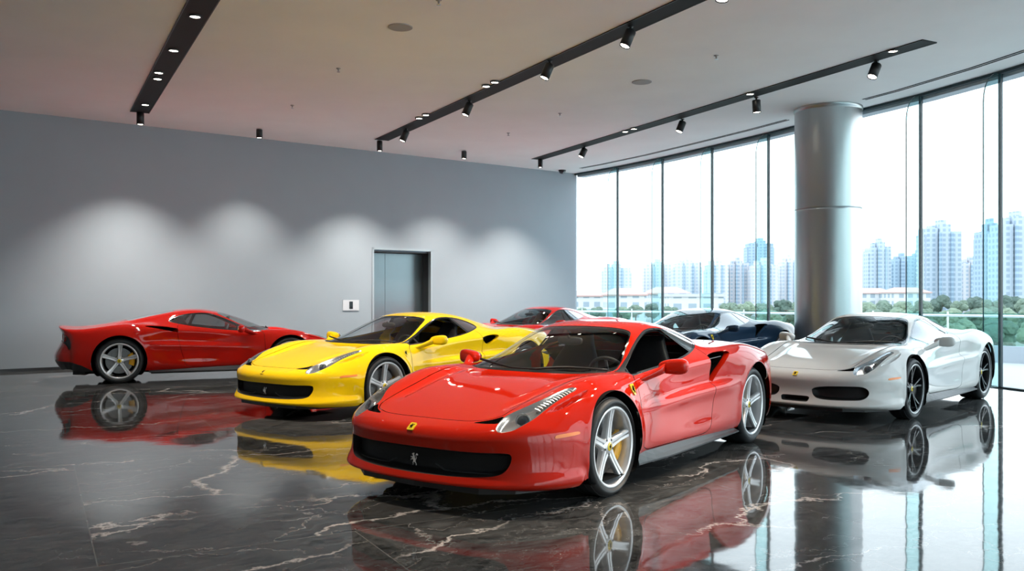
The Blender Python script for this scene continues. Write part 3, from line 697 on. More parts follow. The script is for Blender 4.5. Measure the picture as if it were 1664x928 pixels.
# floor: polished dark marble slabs
def marble():
    m,t,b=nt('dark_marble'); N=t.nodes; K=t.links.new
    def node(ty,**k):
        n=N.new(ty)
        for a,v in k.items(): setattr(n,a,v)
        return n
    def mth(op,a,b2=None,c=None,clamp=False):
        n=node('ShaderNodeMath',operation=op,use_clamp=clamp)
        for i,x in enumerate((a,b2,c)):
            if x is None: continue
            if isinstance(x,(int,float)): n.inputs[i].default_value=x
            else: K(x,n.inputs[i])
        return n.outputs[0]
    co=node('ShaderNodeTexCoord'); mp=node('ShaderNodeMapping'); mp.inputs['Rotation'].default_value=(0,0,-math.atan2(BX.y,BX.x)); K(co.outputs['Object'],mp.inputs['Vector'])
    base=mp.outputs[0]
    # slab grid with a random offset per slab so that the veins break at the seams
    br=node('ShaderNodeTexBrick'); br.offset=.5; br.inputs['Scale'].default_value=1; br.inputs['Brick Width'].default_value=2.7; br.inputs['Row Height'].default_value=3.0; br.inputs['Mortar Size'].default_value=.0035; br.inputs['Mortar Smooth'].default_value=.0
    br.inputs['Color1'].default_value=(0,0,0,1); br.inputs['Color2'].default_value=(1,1,1,1); br.inputs['Bias'].default_value=0
    sh=node('ShaderNodeVectorMath',operation='ADD'); sh.inputs[1].default_value=(1.07,1.2,0); K(base,sh.inputs[0]); K(sh.outputs[0],br.inputs['Vector'])
    sep=node('ShaderNodeSeparateColor'); K(br.outputs['Color'],sep.inputs[0])
    off=node('ShaderNodeCombineXYZ'); K(mth('MULTIPLY',sep.outputs[0],13.0),off.inputs[0]); K(mth('MULTIPLY',sep.outputs[0],7.0),off.inputs[2])
    v0=node('ShaderNodeVectorMath',operation='ADD'); K(base,v0.inputs[0]); K(off.outputs[0],v0.inputs[1])
    # distortion
    nd=node('ShaderNodeTexNoise'); nd.inputs['Scale'].default_value=1.1; nd.inputs['Detail'].default_value=7; nd.inputs['Roughness'].default_value=.62; K(v0.outputs[0],nd.inputs['Vector'])
    sc=node('ShaderNodeVectorMath',operation='SCALE'); sc.inputs['Scale'].default_value=1.05
    su=node('ShaderNodeVectorMath',operation='SUBTRACT'); su.inputs[1].default_value=(.5,.5,.5); K(nd.outputs['Color'],su.inputs[0]); K(su.outputs[0],sc.inputs[0])
    v1=node('ShaderNodeVectorMath',operation='ADD'); K(v0.outputs[0],v1.inputs[0]); K(sc.outputs[0],v1.inputs[1])
    def veins(scale,stretch,w0,w1,seed):
        mm=node('ShaderNodeMapping'); mm.inputs['Scale'].default_value=stretch; mm.inputs['Location'].default_value=(seed,seed*.7,seed*1.3); K(v1.outputs[0],mm.inputs['Vector'])
        vo=node('ShaderNodeTexVoronoi',feature='DISTANCE_TO_EDGE'); vo.inputs['Scale'].default_value=scale; K(mm.outputs[0],vo.inputs['Vector'])
        mr=node('ShaderNodeMapRange'); mr.inputs[1].default_value=w0; mr.inputs[2].default_value=w1; mr.inputs[3].default_value=1; mr.inputs[4].default_value=0; K(vo.outputs['Distance'],mr.inputs[0])
        nm=node('ShaderNodeTexNoise'); nm.inputs['Scale'].default_value=.85; nm.inputs['Detail'].default_value=3; 
        ml=node('ShaderNodeMapping'); ml.inputs['Location'].default_value=(seed*3,5,seed); K(v0.outputs[0],ml.inputs['Vector']); K(ml.outputs[0],nm.inputs['Vector'])
        mk=node('ShaderNodeMapRange'); mk.inputs[1].default_value=.42; mk.inputs[2].default_value=.56; K(nm.outputs[0],mk.inputs[0])
        return mth('MULTIPLY',mr.outputs[0],mk.outputs[0])
    va=veins(.55,(.55,1.9,1),.0,.016,1.7); vb=veins(1.5,(.6,1.5,1),.0,.012,4.1); vc=veins(3.4,(.7,1.3,1),.0,.012,8.3)
    tot=mth('ADD',mth('ADD',mth('MULTIPLY',va,.95),mth('MULTIPLY',vb,.42)),mth('MULTIPLY',vc,.12),clamp=True)
    fine=node('ShaderNodeTexNoise'); fine.inputs['Scale'].default_value=9; fine.inputs['Detail'].default_value=8; fine.inputs['Roughness'].default_value=.7
    ms=node('ShaderNodeMapping'); ms.inputs['Scale'].default_value=(.35,1.6,1); K(v1.outputs[0],ms.inputs['Vector']); K(ms.outputs[0],fine.inputs['Vector'])
    cr=node('ShaderNodeValToRGB'); cr.color_ramp.elements[0].position=.36; cr.color_ramp.elements[0].color=(.020,.021,.022,1); cr.color_ramp.elements[1].position=.75; cr.color_ramp.elements[1].color=(.135,.137,.135,1); K(fine.outputs[0],cr.inputs[0])
    mx=node('ShaderNodeMix',data_type='RGBA'); K(tot,mx.inputs['Factor']); K(cr.outputs[0],mx.inputs['A']); mx.inputs['B'].default_value=(.62,.57,.54,1)
    mj=node('ShaderNodeMix',data_type='RGBA'); K(mth('MULTIPLY',br.outputs['Fac'],.8),mj.inputs['Factor']); K(mx.outputs['Result'],mj.inputs['A']); mj.inputs['B'].default_value=(.16,.16,.155,1)
    K(mj.outputs['Result'],b.inputs['Base Color']); b.inputs['Roughness'].default_value=.045; b.inputs['IOR'].default_value=1.56
    wb=node('ShaderNodeTexNoise'); wb.inputs['Scale'].default_value=3.0; wb.inputs['Detail'].default_value=2; K(base,wb.inputs['Vector'])
    bp=node('ShaderNodeBump'); bp.inputs['Strength'].default_value=.10; bp.inputs['Distance'].default_value=.010; K(wb.outputs[0],bp.inputs['Height']); K(bp.outputs[0],b.inputs['Normal'])
    return m
def plaster(name,col,rough=.85):
    m=pmat(name,col,rough,spec=.25); t=m.node_tree; b=t.nodes['Principled BSDF']
    n=t.nodes.new('ShaderNodeTexNoise'); n.inputs['Scale'].default_value=1.3; n.inputs['Detail'].default_value=6
    c=t.nodes.new('ShaderNodeTexCoord'); mr=t.nodes.new('ShaderNodeMapRange'); mr.inputs[3].default_value=.95; mr.inputs[4].default_value=1.05
    mu=t.nodes.new('ShaderNodeMix'); mu.data_type='RGBA'; mu.blend_type='MULTIPLY'; mu.inputs['Factor'].default_value=1; mu.inputs['A'].default_value=(*col,1)
    t.links.new(c.outputs['Object'],n.inputs['Vector']); t.links.new(n.outputs[0],mr.inputs[0]); t.links.new(mr.outputs[0],mu.inputs['B']); t.links.new(mu.outputs['Result'],b.inputs['Base Color'])
    return m
M['marble']=marble()
M['wall']=plaster('grey_wall',(.325,.375,.415)); M['ceil']=plaster('ceiling_paint',(.88,.88,.875)); M['farwall']=plaster('plain_wall',(.78,.78,.77))
M['soffit']=plaster('soffit_grey',(.42,.46,.50)); M['track']=pmat('track_black',(.004,.004,.005),.7); M['track_h']=pmat('lamp_black',(.010,.011,.012),.4)
M['base']=pmat('baseboard_dark',(.03,.033,.036),.35)
M['glow']=pmat('lamp_glow',(1,.9,.8),.5,emit=(1,.90,.76),es=14)
M['pane']=glassmat('window_glass',(.95,.985,.985),1.5,.9); M['fin']=glassmat('fin_glass',(.80,.94,.945),1.5,.6); M['fin_edge']=pmat('fin_edge',(.008,.07,.085),.15,coat=.5); M['joint']=pmat('joint_dark',(.006,.028,.036),.35)
M['steel']=pmat('brushed_steel',(.46,.48,.49),.30,metal=1.); M['door_metal']=pmat('lift_steel',(.22,.27,.29),.32,metal=.9); M['frame_metal']=pmat('frame_steel',(.36,.41,.44),.4,metal=.3)
M['fixture']=pmat('fixture_white',(.34,.33,.33),.6); M['plate']=pmat('plate_white',(.58,.60,.63),.4); M['screen']=pmat('screen_dark',(.01,.014,.018),.15)
M['terrace']=plaster('terrace_paving',(.45,.45,.45)); M['rail']=pmat('rail_metal',(.62,.66,.68),.4,metal=.4); M['balu']=glassmat('balustrade_glass',(.70,.86,.86),1.5,.8)

room=[(-13.5,-8.0)]+[(x,y) for x,y in WIN[::-1]]+[(WA.x,WA.y)]
def poly_slab(name,pts,z0,z1,mat,kind='structure'):
    m=MB(); m.prism(pts,z0,z1); o=m.build(name,mat); tag(o,kind=kind); return o
outer=[(-13.8,-8.3)]+[(x+.25,y) for x,y in WIN[::-1]]+[(1.6,23.9),(WA.x-.3,WA.y+.2)]
poly_slab('floor',outer,-.15,0,M['marble']); poly_slab('ceiling',outer,CEIL,CEIL+.25,M['ceil'])
# back wall with the lift opening
t0,t1=wall_t(604.5),wall_t(702); LT=wall_pt(650,404).z; tend=(Vector((1.74,23.55,0))-WA).dot(WD)
def wbox(mb,ta,tb,z0,z1,d0=0,d1=.3,mi=0): mb.box(((ta+tb)/2,(d0+d1)/2,(z0+z1)/2),(abs(tb-ta)/2,abs(d1-d0)/2,abs(z1-z0)/2),0,mi)   # along the wall, outward, up
WRZ=math.atan2(WD.y,WD.x)
def wput(mb,name,mat,kind='structure',parent=None):
    o=mb.build(name,mat,parent)
    if parent is None: o.location=WA; o.rotation_euler=(0,0,WRZ); tag(o,kind=kind)
    return o
m=MB(); wbox(m,-.4,t0,0,CEIL); wbox(m,t1,tend+.05,0,CEIL); wbox(m,t0,t1,LT,CEIL); wbox(m,t0-.3,t1+.3,0,LT+.3,.62,.75); wput(m,'wall_back',M['wall'])
m=MB(); wbox(m,-.4,t0-.06,0,.055,-.015,0); wbox(m,t1+.06,tend,0,.055,-.015,0); wput(m,'baseboard_back',M['base'])
m=MB(); m.box((-13.65,2.2,CEIL/2),(.15,10.5,CEIL/2)); tag(m.build('wall_left',M['farwall']),kind='structure')
m=MB(); m.box((-2.9,-8.15,CEIL/2),(10.9,.15,CEIL/2)); tag(m.build('wall_rear',M['farwall']),kind='structure')
# lift
m=MB(); w_=.045
for ta,tb,z0,z1 in ((t0,t0+w_,0,LT),(t1-w_,t1,0,LT),(t0,t1,LT-.045,LT)): wbox(m,ta,tb,z0,z1,-.02,.10)
d1=wput(m,'door_1',M['frame_metal'])
m=MB(); wbox(m,t0+.004,t0+.03,0,LT-.06,.10,.62); wbox(m,t1-.03,t1-.004,0,LT-.06,.10,.62); wbox(m,t0+.03,t1-.03,LT-.09,LT-.062,.10,.62); wput(m,'jamb',M['base'],parent=d1)
tm=(t0+t1)/2-.25
for ta,tb in ((t0+.03,tm-.004),(tm+.004,t1-.03)):
    m=MB(); wbox(m,ta,tb,.02,LT-.10,.42,.46); wput(m,'door_leaf',M['door_metal'],parent=d1)
tp=wall_t(570); zp=wall_pt(570,496).z
root=thing('lift_call_panel','white call panel with a dark screen on the grey wall by the lift','call panel',WA+WD*tp+WN*.004+Vector((0,0,zp-.12)),WRZ)
m=MB(); wbox(m,-.20,.20,0,.24,-.012,0); m.build('plate',M['plate'],root); m=MB(); wbox(m,-.045,.045,.035,.205,-.016,-.0121); m.build('screen',M['screen'],root)

# glass wall: one window per bay, each with its joint strip and its standing glass fin
NW=len(WIN)-1
for i in range(NW):
    a=Vector((*WIN[i],0)); b=Vector((*WIN[i+1],0)); d=(b-a).normalized(); n=Vector((d.y,-d.x,0)); n=-n if n.dot(Vector((0,6,0))-a)<0 else n   # towards the room
    def q(p,o0,o1,z0,z1,mb,ta=0,tb=1,mi=0):
        A=a+(b-a)*ta;Bq=a+(b-a)*tb
        mb.prism([(v.x,v.y) for v in (A+n*o0,Bq+n*o0,Bq+n*o1,A+n*o1)],z0,z1,mi)
    m=MB(); q(0,-.012,.0,.02,CEIL,m,.006,.994); w=tag(m.build('window_%d'%(i+1),M['pane']),kind='structure')
    m=MB(); q(0,-.03,.025,0,CEIL,m,1-.036/(b-a).length,1); m.build('mullion',M['joint'],w)
    m=MB(); q(0,-.06,.03,CEIL-.045,CEIL-.001,m); q(0,-.05,.03,.001,.02,m); m.build('head_frame',M['joint'],w)
    # fin standing at the near end of the bay, its inner top corner rounded
    dep,th=.36,.022
    prof=[(.03,.02),(dep,.02)]+[(dep-.26+.26*math.cos(x),CEIL-.50+.45*math.sin(x)) for x in np.linspace(0,PI/2,9)]+[(.03,CEIL-.05)]
    m=MB(); P0=[b+n*o-d*th/2 for o,_ in prof]; vs=[Vector((p.x,p.y,z)) for p,(_,z) in zip(P0,prof)]+[Vector((p.x+d.x*th,p.y+d.y*th,z)) for p,(_,z) in zip(P0,prof)]
    k=len(prof); m.add(vs,[tuple(range(k)),tuple(range(2*k-1,k-1,-1))],0); m.add(vs,[(j,(j+1)%k,k+(j+1)%k,k+j) for j in range(k)],1)
    m.build('glass_fin',[M['fin'],M['fin_edge']],w,fix=False)
# outside beam over the glass and the slot diffusers in the ceiling
m=MB(); ob=[Vector((x,y,0)) for x,y in WIN]
def offs(pts,o):
    r=[]
    for i,p in enumerate(pts):
        t=(pts[min(i+1,len(pts)-1)]-pts[max(i-1,0)]).normalized(); n=Vector((-t.y,t.x,0)); n=n if n.x<0 else -n
        r.append(p+n*o)
    return r
def ribbon(pts,o0,o1,z0,z1,mb):
    A=offs(pts,o0);Bq=offs(pts,o1); rings=[[Vector((p.x,p.y,z0)),Vector((q.x,q.y,z0)),Vector((q.x,q.y,z1)),Vector((p.x,p.y,z1))] for p,q in zip(A,Bq)]; mb.loft(rings,0,False)
ribbon(ob,-.07,-.30,CEIL-.09,CEIL+.25,m); tag(m.build('trim_1',M['soffit']),kind='structure')
def fine(pts,n=8):
    r=[]
    for a,b in zip(pts,pts[1:]): r+= [a+(b-a)*t for t in np.linspace(0,1,n,endpoint=False)]
    return r+[pts[-1]]
fo=fine(ob)
for nm,lab,pa,pb in (('air_slot','thin black air slot in the ceiling beyond the metal column',(960,274),(1290,194)),('air_slot','thin black double air slot in the ceiling on the near side of the metal column',(1418,162),(1760,55))):
    ta,tb=ceil_pt(*pa),ceil_pt(*pb); seg=[p for p in offs(fo,.55) if tb.y<=p.y<=ta.y]
    o=thing(nm,lab,'air vent',(seg[0].x,seg[0].y,CEIL-.006),0,'air slots along the glass wall')
    base_off=Vector(o.location)
    for k in range(2):
        m=MB(); A=[p-base_off for p in seg]; ribbon(A,-.05+.07*k,-.02+.07*k,-.0,.005,m); m.build('slot',M['track'],o)
# column
cc=Vector((5.70,15.45,0)); RC=.575
col=MB(); prof=[(RC+.006,0),(RC+.006,.10),(RC,.105),(RC,.13)]
for zz in (2.93,): prof+= [(RC,zz-.03),(RC,zz-.004),(RC-.008,zz-.001),(RC-.008,zz+.001),(RC,zz+.004),(RC,zz+.03)]
prof+= [(RC,CEIL-.08),(RC,CEIL-.06),(RC+.012,CEIL-.055),(RC+.012,CEIL-.002)]
col.lathe(prof,Matrix.Translation(cc),96); o=col.build('column',M['steel']); tag(o,kind='structure')
t=M['steel'].node_tree; nn=t.nodes.new('ShaderNodeTexNoise'); nn.inputs['Scale'].default_value=2.2; nn.inputs['Detail'].default_value=5; mpn=t.nodes.new('ShaderNodeMapping'); mpn.inputs['Scale'].default_value=(1,1,.35); tc=t.nodes.new('ShaderNodeTexCoord'); mrn=t.nodes.new('ShaderNodeMapRange'); mrn.inputs[3].default_value=.30; mrn.inputs[4].default_value=.36
t.links.new(tc.outputs['Object'],mpn.inputs[0]); t.links.new(mpn.outputs[0],nn.inputs['Vector']); t.links.new(nn.outputs[0],mrn.inputs[0]); t.links.new(mrn.outputs[0],t.nodes['Principled BSDF'].inputs['Roughness'])

# ------------------------------------------------------------------ ceiling tracks, spotlights, downlights
def spot_light(parent,loc,aim,energy,size,blend=.5,rad=.04,col=(1,.93,.85)):
    l=bpy.data.lights.new('lamp_light','SPOT'); l.energy=energy; l.spot_size=size; l.spot_blend=blend; l.shadow_soft_size=rad; l.color=col
    o=link('lamp_light',l,parent,loc); o.rotation_euler=Vector(aim).to_track_quat('-Z','Y').to_euler(); return o
TRK={'left':((227,182),(321.5,0),.30),'middle':((620,227),(1095,0),.28),'right':((872,258.5),(1511,66),.26)}
TLAB={'left':'wide black lighting track over the red car by the wall','middle':'long black lighting track crossing the middle of the ceiling','right':'black lighting track ending short of the glass wall'}
for k,(pa,pb,wd) in TRK.items():
    a=ceil_pt(*pa); b=ceil_pt(*pb)
    if k!='right': b=a+AX*((b-a).dot(AX)+(9.5 if k=='left' else 8.5))
    dirv=(b-a).normalized(); nrm=Vector((-dirv.y,dirv.x,0))
    o=thing('lighting_track',TLAB[k],'lighting track',(a.x,a.y,CEIL-.012),0,'black lighting tracks in the ceiling')
    m=MB(); e=b-a; q=[nrm*wd/2,-nrm*wd/2,e-nrm*wd/2,e+nrm*wd/2]; m.prism([(p.x,p.y) for p in q],0,.011); m.build('channel',M['track'],o)
    m=MB(); 
    for sg in (1,-1):
        q=[nrm*sg*wd/2,nrm*sg*(wd/2+.012),e+nrm*sg*(wd/2+.012),e+nrm*sg*wd/2]; m.prism([(p.x,p.y) for p in q],-.004,.011)
    m.build('edge_trim',M['track_h'],o)
GLOW=M['glow']
dlm=None
def downlight(px,py,label,grp,r=.075,e=60):
    p=ceil_pt(px,py,CEIL-.03); o=thing('downlight',label,'downlight',(p.x,p.y,CEIL-.0125),0,grp)
    m=MB(); m.lathe([(r,0),(r,-.018),(r-.012,-.022),(r-.016,-.010),(0,-.008)],n=28); m.build('bezel',M['track_h'],o)
    m=MB(); m.lathe([(r-.017,-.011),(r*.5,-.016),(0,-.018)],n=24); m.build('lens',GLOW,o)
    spot_light(o,(0,0,-.04),(0,0,-1),e,R_(85),.6)
def spotlight(px,py,label,grp,col=(1,.93,.85),ln=.22,r=.060,aim=(0,0,-1),stem=.06,e=40,size=60,blend=.5,ceiling_z=CEIL-.0175):
    p=ceil_pt(px,py,ceiling_z); o=thing('spotlight',label,'spotlight',(p.x,p.y,ceiling_z),0,grp)
    ax=Vector(aim).normalized(); piv=Vector((0,0,-stem))
    Q=(-ax).to_track_quat('Z','Y').to_matrix().to_4x4(); Mx=Matrix.Translation(piv)@Q    # local -z along the aim
    if stem>0:
        m=MB(); m.tube([(0,0,0),(0,0,-stem-.03)],.016,10); m.lathe([(.035,0),(.035,-.012),(0,-.012)],n=20); m.build('stem',M['track_h'],o)
    m=MB(); m.lathe([(0,.02 if stem else 0),(r*.92,.02 if stem else 0),(r,.01 if stem else -.006),(r,-ln),(r-.006,-ln-.002),(r-.010,-ln+.012),(0,-ln+.014)],Mx,28); m.build('housing',M['track_h'],o)
    m=MB(); m.lathe([(r-.011,-ln+.010),(r*.5,-ln+.004),(0,-ln+.002)],Mx,24); m.build('lens',GLOW,o)
    spot_light(o,tuple(Mx@Vector((0,0,-ln-.03))),tuple(ax),e,R_(size),blend,col=col)
T1,T2,T3='the track over the red car by the wall','the track crossing the middle of the ceiling','the track nearest the glass wall'
g1='downlights set in the ceiling tracks'
O=('first','second','third','fourth','fifth')
for (x,y),n in zip(((236,171),(256,129),(258,119),(282,83),(317,28)),O): downlight(x,y,n+' downlight from the wall along the wide black track',g1)
for (x,y),n in zip(((681,193),(692,187.5),(790,141),(804,134.5)),O): downlight(x,y,n+' downlight from the wall along the middle ceiling track',g1)
for (x,y),n in zip(((1016,214.5),(1030,210),(1219,153.5),(1451,84)),O): downlight(x,y,n+' downlight from the wall along the glass side track',g1)
g2='black spotlights hanging from the ceiling'
g3='black cylinder lamps washing the grey wall'
WASH=dict(size=100,blend=1.0,stem=0)
wa=tuple((-WN*.30+Vector((0,0,-1))))
spotlight(228,183,'black cylinder lamp at the wall end of the wide black track',g3,ln=.22,r=.065,aim=(0,0,-1),e=560,**WASH)
spotlight(421.5,210.5,'black cylinder lamp on the bare ceiling above the red car by the wall',g3,ln=.17,r=.062,e=330,**dict(WASH,size=90))
spotlight(617,229,'black cylinder lamp at the wall end of the middle ceiling track',g3,ln=.22,r=.060,e=620,**WASH)
spotlight(754,246,'black cylinder lamp on the bare ceiling between two track ends',g3,ln=.17,r=.060,e=480,**WASH)
spotlight(878,259,'black cylinder lamp at the wall end of the glass side track',g3,ln=.20,r=.058,e=620,**WASH)
aimL=(-.42,-.10,-1)
for (x,y),n in zip(((660,209),(763,163.5),(893,99),(1024.5,43),(1176,-40)),('first','second','third','fourth','fifth')): spotlight(x,y,n+' hanging spotlight from the wall along the middle ceiling track',g2,aim=aimL if n!='fifth' else (-.1,0,-1),ln=.20,r=.068,stem=.07,e=170)
for (x,y),n in zip(((950,238),(1109,193.5),(1229,158),(1424,99)),('first','second','third','fourth')): spotlight(x,y,n+' hanging spotlight from the wall along the glass side track',g2,aim={'first':(-.5,-.1,-1),'second':(-.4,-.1,-1),'third':(.05,0,-1),'fourth':(-.45,-.2,-1)}[n],ln=.19,r=.070,stem=.07,e=170)
# tracks run on out of view; unseen lamps added there to brighten the cars
def added_on_track(k,dist,aim,e,label,size=55):
    pa,pb,wd=TRK[k]; a=ceil_pt(*pa); p=a+AX*dist; q=(832+F_PX*p.x/p.y, HOR-F_PX*(CEIL-.0175-CAM_H)/p.y)
    spotlight(q[0],q[1],label,g2,aim=aim,ln=.20,r=.068,stem=.07,e=e,size=size,blend=.7,col=(1,.86,.70))
for k,dist,tgt,e,n in (('middle',11.9,(.1,6.4,.7),280,'sixth'),('middle',13.1,(-.2,6.0,.7),280,'seventh'),('middle',14.5,(.3,6.6,.7),240,'eighth'),('left',8.2,(-2.0,10.4,.7),280,'first'),('left',9.8,(-2.3,10.0,.7),280,'second'),('left',11.6,(-.2,6.3,.7),280,'third')):
    pa=ceil_pt(*TRK[k][0])+AX*dist
    added_on_track(k,dist,(tgt[0]-pa.x,tgt[1]-pa.y,tgt[2]-CEIL),e,n+' hanging spotlight, added unseen to brighten the cars, along the '+('middle ceiling track' if k=='middle' else 'wide black track'))
# flat speakers and small fittings
for (x,y),lb in (((650.5,44),'round flat grey speaker in the ceiling between the two longer tracks'),((1043,133),'round flat grey speaker in the ceiling between the middle and the glass side tracks')):
    p=ceil_pt(x,y); o=thing('ceiling_speaker',lb,'speaker',(p.x,p.y,CEIL),0,'round ceiling speakers')
    m=MB(); m.lathe([(.155,0),(.155,-.008),(.145,-.012),(.135,-.010)],n=40); m.build('rim',M['fixture'],o)
    m=MB(); m.lathe([(.136,-.009),(.06,-.012),(0,-.013)],n=40); m.build('grille',M['fixture'],o)
for (x,y),lb in (((713,0),'small sprinkler head at the top edge, near the round speaker'),((1164,90),'small white sprinkler head between the middle track and the metal column'),((475,171),'small sprinkler head beyond the wide track, near the wall lamp'),((550,111),'small dark sprinkler head between the wide and the middle tracks'),((910,184),'small sprinkler head beyond the middle track'),((826,216),'small sprinkler head closest to the grey wall')):
    p=ceil_pt(x,y); o=thing('ceiling_sprinkler',lb,'sprinkler',(p.x,p.y,CEIL),0,'small ceiling sprinkler heads')
    m=MB(); m.lathe([(.035,0),(.035,-.006),(.014,-.010),(.012,-.035),(0,-.035)],n=16); m.build('cup',M['fixture'],o)
    m=MB(); m.lathe([(0,-.035),(.006,-.036),(.006,-.050),(.026,-.052),(.026,-.056),(0,-.056)],n=16); m.build('deflector',M['chrome'],o)
p=ceil_pt(913.5,276.5); o=thing('dome_camera','small black dome camera under the ceiling near the corner of the glass wall','camera',(p.x,p.y,CEIL))
m=MB(); m.lathe([(.10,0),(.10,-.03),(.085,-.04)],n=28); m.build('base',M['track_h'],o)
m=MB(); m.lathe([(.084,-.04),(.075,-.07),(.045,-.095),(0,-.105)],n=28); m.build('dome',M['lens'],o)
# ------------------------------------------------------------------ outside: terrace, railing, trees, city
GZ=-14.0
tin=offs(ob,-.12)
def rail_pt(px,py,z): return at_floor(px,py,z)
RL=[Vector((-2.5,30.5,0)),Vector((.8,30.0,0)),Vector((4.0,28.6,0)),Vector((7.2,26.6,0)),Vector((10.2,24.2,0)),Vector((13.0,21.4,0)),Vector((15.6,18.2,0)),Vector((17.6,14.6,0)),Vector((19,10.5,0)),Vector((19.6,6,0)),Vector((19.6,0,0)),Vector((19,-6,0))]
TZ=-.30
rings=[(p.x,p.y) for p in tin[::-1]]+[(p.x,p.y) for p in RL]
m=MB(); m.prism(rings+[] ,TZ-.3,TZ); tag(m.build('terrace_floor',M['terrace']),kind='structure')
m=MB(); ribbon(RL,-.10,.12,TZ,TZ+.42,m); tag(m.build('terrace_kerb',M['soffit']),kind='structure')
rail=thing('glass_railing','glass railing with a pale metal handrail along the terrace edge','railing',(RL[4].x,RL[4].y,TZ+.42))
ro=Vector(rail.location)
m=MB(); fr=fine(RL,4); m.tube([p-ro+Vector((0,0,.88)) for p in fr],.035,10); m.build('handrail',M['rail'],rail)
for a,b in zip(RL,RL[1:]):
    for h in (0,.5):
        A=a+(b-a)*(h+.01); Bq=a+(b-a)*(h+.49); d=(Bq-A).normalized(); n=Vector((-d.y,d.x,0))*.006
        m=MB(); m.prism([((p-ro).x,(p-ro).y) for p in (A+n,Bq+n,Bq-n,A-n)],TZ+.42-ro.z,.83); m.build('glass_panel',M['balu'],rail)
        P=a+(b-a)*h-ro; m=MB(); m.box((P.x,P.y,(TZ+.42-ro.z+.86)/2),(.018,.018,(.86-(TZ+.42-ro.z))/2)); m.build('post',M['rail'],rail)
m=MB(); m.prism([(-700,45),(900,45),(900,1500),(-700,1500)],GZ-.3,GZ); tag(m.build('ground',plaster('ground_green',(.16,.20,.16))),kind='structure')
def facade(name,wallc,glassc,fh=3.0,bw=3.4):
    m,t,b=nt(name); N=t.nodes;K=t.links.new
    co=N.new('ShaderNodeTexCoord'); sp=N.new('ShaderNodeSeparateXYZ'); K(co.outputs['Object'],sp.inputs[0])
    def band(o,per,lo):
        d=N.new('ShaderNodeMath');d.operation='DIVIDE';d.inputs[1].default_value=per;K(o,d.inputs[0])
        f=N.new('ShaderNodeMath');f.operation='FRACT';K(d.outputs[0],f.inputs[0])
        g=N.new('ShaderNodeMath');g.operation='GREATER_THAN';g.inputs[1].default_value=lo;K(f.outputs[0],g.inputs[0]); return g.outputs[0]
    ad=N.new('ShaderNodeMath');ad.operation='ADD';K(sp.outputs[0],ad.inputs[0]);K(sp.outputs[1],ad.inputs[1])
    mu=N.new('ShaderNodeMath');mu.operation='MULTIPLY';K(band(sp.outputs[2],fh,.42),mu.inputs[0]);K(band(ad.outputs[0],bw,.45),mu.inputs[1])
    mx=N.new('ShaderNodeMix');mx.data_type='RGBA';K(mu.outputs[0],mx.inputs['Factor']);mx.inputs['A'].default_value=(*wallc,1);mx.inputs['B'].default_value=(*glassc,1)
    K(mx.outputs['Result'],b.inputs['Base Color']); b.inputs['Roughness'].default_value=.7; return m
FA=[facade('facade_pale',(.44,.50,.58),(.29,.36,.44)),facade('facade_blue',(.34,.44,.54),(.23,.32,.42)),facade('facade_warm',(.50,.49,.53),(.31,.37,.45)),facade('facade_far',(.60,.63,.69),(.44,.51,.60)),facade('facade_hazed_warm',(.64,.62,.65),(.46,.51,.59))]  # last pair: distance haze put into paler wall and glass colours
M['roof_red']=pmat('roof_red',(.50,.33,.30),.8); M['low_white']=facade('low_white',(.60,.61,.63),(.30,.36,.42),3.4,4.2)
def tower(px0,px1,pyt,D,fa,label,steps=3,grp='apartment towers on the skyline'):
    s=D/F_PX; x0,x1=(px0-832)*s,(px1-832)*s; W=x1-x0; H=CAM_H+(HOR-pyt)*s-GZ; dp=max(12,W*.6)
    o=thing('apartment_tower',label,'building',((x0+x1)/2,D,GZ),0,grp)
    rnd=random.Random(int(px0))
    m=MB(); n=steps; ws=[1/n]*n
    for i in range(n):
        hh=H*(1.0 if i==n//2 else rnd.uniform(.92,.97)); xa=-W/2+W*i/n; g=W*.035
        m.box((xa+W/n/2,(dp/2)+(0 if i==n//2 else rnd.uniform(.5,2.5)),hh/2),(W/n/2-g*.5,dp/2,hh/2))
        m.box((xa+W/n/2,dp/2+3,hh/2-2),(W/n/2+g,dp/2-1,hh/2-2))
    m.build('facade',fa,o)
    m=MB(); m.box((0,dp/2,H+1.2),(W/n*.28,dp*.25,1.6)); m.box((-W*.3,dp/2,H*.93+1),(W*.08,2,2.4)); m.build('roof_house',fa,o)
    for k in range(2):
        m=MB(); xa=-W/2+W*(k+1)/n
        m.box((xa,-.6,H*.46),(W*.035,.6,H*.455)); m.build('balcony_stack',FA[1],o)
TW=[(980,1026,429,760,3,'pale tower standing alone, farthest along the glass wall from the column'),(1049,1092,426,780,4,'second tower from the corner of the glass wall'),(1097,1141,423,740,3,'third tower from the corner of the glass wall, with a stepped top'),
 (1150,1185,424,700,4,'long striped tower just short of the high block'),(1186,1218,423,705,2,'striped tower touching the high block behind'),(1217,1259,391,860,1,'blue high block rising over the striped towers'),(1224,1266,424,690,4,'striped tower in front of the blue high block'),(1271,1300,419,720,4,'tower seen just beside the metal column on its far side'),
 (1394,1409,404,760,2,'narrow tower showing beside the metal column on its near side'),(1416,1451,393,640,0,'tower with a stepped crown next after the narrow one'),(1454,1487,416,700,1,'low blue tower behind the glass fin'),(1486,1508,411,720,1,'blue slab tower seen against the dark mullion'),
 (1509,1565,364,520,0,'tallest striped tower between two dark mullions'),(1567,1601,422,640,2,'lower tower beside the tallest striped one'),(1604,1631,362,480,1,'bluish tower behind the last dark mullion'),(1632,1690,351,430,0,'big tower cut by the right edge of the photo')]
for x0,x1,y,D,k,lb in TW: tower(x0,x1,y,D,FA[k],lb)
